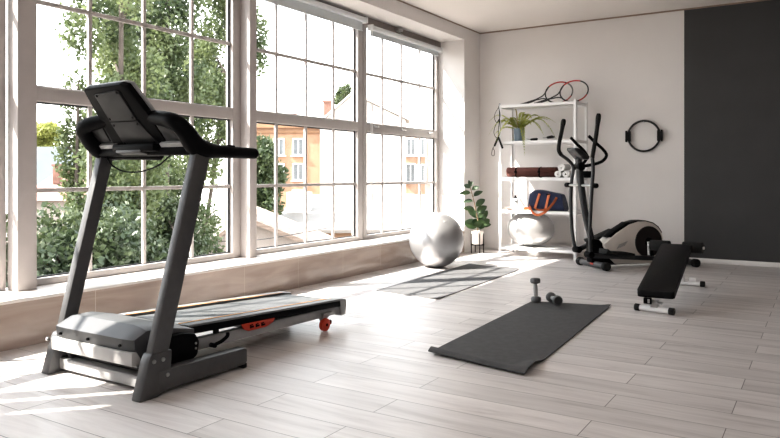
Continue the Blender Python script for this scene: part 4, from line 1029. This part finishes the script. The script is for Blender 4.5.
def facade(name, label, px0, px1, d, ztop, depth, wm, wins=(), chim=(), cornice=None, roof=None, dz=0):
    """building squared to the room's diagonal; px bounds turned into metres at distance d"""
    x0, x1 = U(px0)*d, U(px1)*d; xm = (x0+x1)/2
    t = thing(name, label, 'building', place(xm/d, d, GZ), rotz=CA)
    mb = MB(); mb.span((x0-xm, 0, 0), (x1-xm, depth, ztop-GZ)); mb.build('wall', wm, t)
    if cornice is not None:
        mb = MB(); mb.span((x0-xm-.4, -.45, ztop-GZ-.5), (x1-xm+.4, depth, ztop-GZ)); mb.span((x0-xm-.2, -.25, ztop-GZ-1.1), (x1-xm+.2, 0, ztop-GZ-.85)); mb.build('cornice', cornice, t)
    for px, y, w, h in wins:
        wx = U(px)*d-xm; wz = 1+(174.5-y)*d/693.67-GZ
        mb = MB()
        for a in (-1, 1): mb.box((wx+a*w/2, -.08, wz), (.16, .2, h+.16))
        for a in (-1, 1): mb.box((wx, -.08, wz+a*h/2), (w+.16, .2, .16))
        mb.box((wx, -.06, wz), (.10, .16, h)); mb.box((wx, -.12, wz-h/2-.12), (w+.5, .35, .12))
        f = mb.build('window', M['out_frame'], t)
        mb = MB(); mb.box((wx, -.02, wz), (w, .05, h)); mb.build('pane', M['out_glass'], f)
    for px, w, h in chim:
        wx = U(px)*d-xm
        mb = MB(); mb.box((wx, depth*.3, ztop-GZ+h/2), (w, 1.0, h)); mb.box((wx, depth*.3, ztop-GZ+h-.1), (w+.25, 1.25, .25)); mb.build('chimney', M['brick'], t)
    return t, xm
facade('apartment_building', 'peach apartment building with white framed windows seen right of the slim pier', 225, 320, 82, 7.0, 14, M['peach'],
       wins=[(279, 147, 1.2, 1.9), (298.5, 147, 1.25, 1.9), (298.5, 172, 1.25, 1.9), (298, 198, 1.25, 1.8), (279, 172, 1.2, 1.9)], chim=((267, 1.6, 1.5), (284, 1.7, 1.5)), cornice=M['peach_d'])
# white gabled house
t = thing('gabled_house', 'white gabled house behind the double window, washed out by light', 'building', place(U(362), 76, GZ), rotz=CA)
mb = MB(); mb.poly([(-4.6, 0, 0), (4.8, 0, 0), (4.8, 0, 16.0), (-1.0, 0, 18.8), (-4.6, 0, 15.6)], [(-4.6, 5, 0), (4.8, 5, 0), (4.8, 5, 16.0), (-1.0, 5, 18.8), (-4.6, 5, 15.6)]); mb.build('wall', M['white_r'], t)
mb = MB()
for a, b2_ in (((-5.1, 15.2), (-1.0, 18.85)), ((-1.0, 18.85), (5.3, 15.85))):
    mb.poly([(a[0], -.4, a[1]), (b2_[0], -.4, b2_[1]), (b2_[0], 5.3, b2_[1]), (a[0], 5.3, a[1])], [(a[0], -.4, a[1]+.25), (b2_[0], -.4, b2_[1]+.25), (b2_[0], 5.3, b2_[1]+.25), (a[0], 5.3, a[1]+.25)])
mb.build('roof', M['white_r'], t)
mb = MB(); mb.box((-4.0, 3, 17.2), (.9, .9, 2.2)); mb.box((-4.0, 3, 18.3), (1.1, 1.1, .25)); mb.build('chimney', M['brick'], t)
facade('apartment_building', 'ochre apartment building with a column of windows seen in the last window', 403, 425, 84, 6.2, 12, M['peach'], wins=[(411, 147, 1.1, 2.0), (410.5, 173, 1.1, 2.2), (410, 203, 1.1, 2.0), (421, 147, .9, 2.0), (421, 173, .9, 2.0)])
facade('apartment_building', 'pale apartment building at the right edge of the last window', 425, 452, 90, 9.5, 12, M['white_r'], wins=[(433, 150, 1.0, 2.0), (433, 175, 1.0, 2.0)])
# low street building with pale roof
t = thing('low_building', 'low ochre street building with a pale sheet roof', 'building', place(U(330), 46, GZ), rotz=CA)
mb = MB(); mb.span((-4.2, 0, 0), (9.5, 9, GZ*-1-2.6)); mb.build('wall', M['peach_d'], t)
mb = MB(); mb.poly([(-4.6, -.4, 6.35), (9.9, -.4, 6.35), (9.9, 9.4, 8.4), (-3.2, 9.4, 8.4)], [(-4.6, -.4, 6.15), (9.9, -.4, 6.15), (9.9, 9.4, 8.2), (-3.2, 9.4, 8.2)]); mb.build('roof', M['roof_white'], t)
mb = MB(); mb.span((-3.5, 4.2, 7.3), (-1.8, 5.4, 8.7)); mb.build('roof_box', M['out_frame'], t)
# near gabled tile roof
t = thing('tiled_house', 'near house with a pale tiled gable roof below the windows', 'building', place(U(244), 27, GZ), rotz=CA+R(8))
mb = MB(); mb.poly([(-2.4, 0, 0), (4.6, 0, 0), (4.6, 0, 6.3), (0, 0, 8.2), (-2.4, 0, 6.4)], [(-2.4, 8, 0), (4.6, 8, 0), (4.6, 8, 6.3), (0, 8, 8.2), (-2.4, 8, 6.4)]); mb.build('wall', M['concrete'], t)
mb = MB()
for a, b2_ in (((-2.9, 6.0), (0, 8.25)), ((0, 8.25), (5.2, 6.1))):
    mb.poly([(a[0], -.5, a[1]), (b2_[0], -.5, b2_[1]), (b2_[0], 8.3, b2_[1]), (a[0], 8.3, a[1])], [(a[0], -.5, a[1]+.18), (b2_[0], -.5, b2_[1]+.18), (b2_[0], 8.3, b2_[1]+.18), (a[0], 8.3, a[1]+.18)])
mb.build('roof', M['roof_tile'], t)
facade('warehouse', 'pale blue-grey flat building seen at the left side of the treadmill window', 20, 82, 60, 3.4, 12, M['pale_blue'], chim=())
t = thing('pink_roof_house', 'house with a pink tiled roof and brick chimney behind the dark tree', 'building', place(U(62), 40, GZ), rotz=CA)
mb = MB(); mb.span((-2.2, 0, 0), (2.2, 6, 8.6)); mb.build('wall', M['concrete'], t)
mb = MB(); mb.poly([(-2.6, -.4, 8.5), (2.6, -.4, 8.5), (1.4, 3, 10.4), (-1.4, 3, 10.4)], [(-2.6, 6.4, 8.5), (2.6, 6.4, 8.5), (1.4, 3.2, 10.4), (-1.4, 3.2, 10.4)]); mb.build('roof', M['roof_pink'], t)
mb = MB(); mb.box((-.95, 1.4, 10.0), (.36, .36, 1.1)); mb.box((-.95, 1.4, 10.55), (.46, .46, .12)); mb.build('chimney', M['brick'], t)
# cables strung past the windows
for i, (ua, da, za, ub, db, zb_, lab) in enumerate(((U(206), 20, -.93, U(330), 20, -.53, 'topmost'), (U(206), 20, -1.16, U(330), 20, -1.07, 'second'), (U(206), 20, -1.47, U(330), 20, -1.16, 'third'), (U(206), 20, -1.8, U(330), 20, -1.47, 'lowest'))):
    A = place(ua, da, za); B = place(ub, db, zb_); md_ = A.lerp(B, .45)-Vector((0, 0, .12+.05*i))
    mb = MB(); mb.tube(spline([A, md_, B], 10), .012, 6); tag(mb.build('overhead_cable', M['cable']), 'black overhead cable outside above the tiled roof, %s of four' % lab, 'cable', 'overhead cables outside')

# ------------------------------------------------------------------ light
w = bpy.data.worlds.new('sky'); scn.world = w; w.use_nodes = True
nt = w.node_tree; bg = nt.nodes['Background']
tc = nt.nodes.new('ShaderNodeTexCoord'); sp_ = nt.nodes.new('ShaderNodeSeparateXYZ'); nt.links.new(tc.outputs['Generated'], sp_.inputs[0])
cr = nt.nodes.new('ShaderNodeValToRGB'); cr.color_ramp.elements[0].position = .0; cr.color_ramp.elements[0].color = (1, .985, .96, 1); cr.color_ramp.elements[1].position = .6; cr.color_ramp.elements[1].color = (.86, .93, 1, 1)
nt.links.new(sp_.outputs['Z'], cr.inputs['Fac']); nt.links.new(cr.outputs['Color'], bg.inputs['Color'])
bg.inputs['Strength'].default_value = 2.7
sun = bpy.data.lights.new('sun', 'SUN'); so = bpy.data.objects.new('sun', sun); col.objects.link(so)
sun.energy = 10.0; sun.angle = .012; sun.color = (1, .94, .86)
so.rotation_euler = Vector((.676, .71, -1)).to_track_quat('-Z', 'Y').to_euler()
def area(name, loc, rot, sx, sy, energy, color=(1, 1, 1), portal=False):
    l = bpy.data.lights.new(name, 'AREA'); l.shape = 'RECTANGLE'; l.size = sx; l.size_y = sy; l.energy = energy; l.color = color
    o = bpy.data.objects.new(name, l); col.objects.link(o); o.location = loc; o.rotation_euler = rot
    if portal: l.cycles.is_portal = True
    return o
area('window_portal', (-4.45, 4.05, 1.5), (0, R(-90), 0), 2.5, 8.3, 0, portal=True)
area('fill_light', (.6, -.6, 2.86), (0, 0, 0), 3.0, 2.4, 34, (1, .97, .94))  # added soft fill behind the camera, stands for no real fixture
scn.view_settings.view_transform = 'Standard'
scn.view_settings.look = 'Medium High Contrast'
scn.view_settings.exposure = 0.92
try:
    scn.cycles.use_denoising = True
    scn.cycles.max_bounces = 10; scn.cycles.diffuse_bounces = 6; scn.cycles.transparent_max_bounces = 12
    scn.cycles.sample_clamp_indirect = 8
    scn.cycles.caustics_reflective = False; scn.cycles.caustics_refractive = False
except Exception: pass
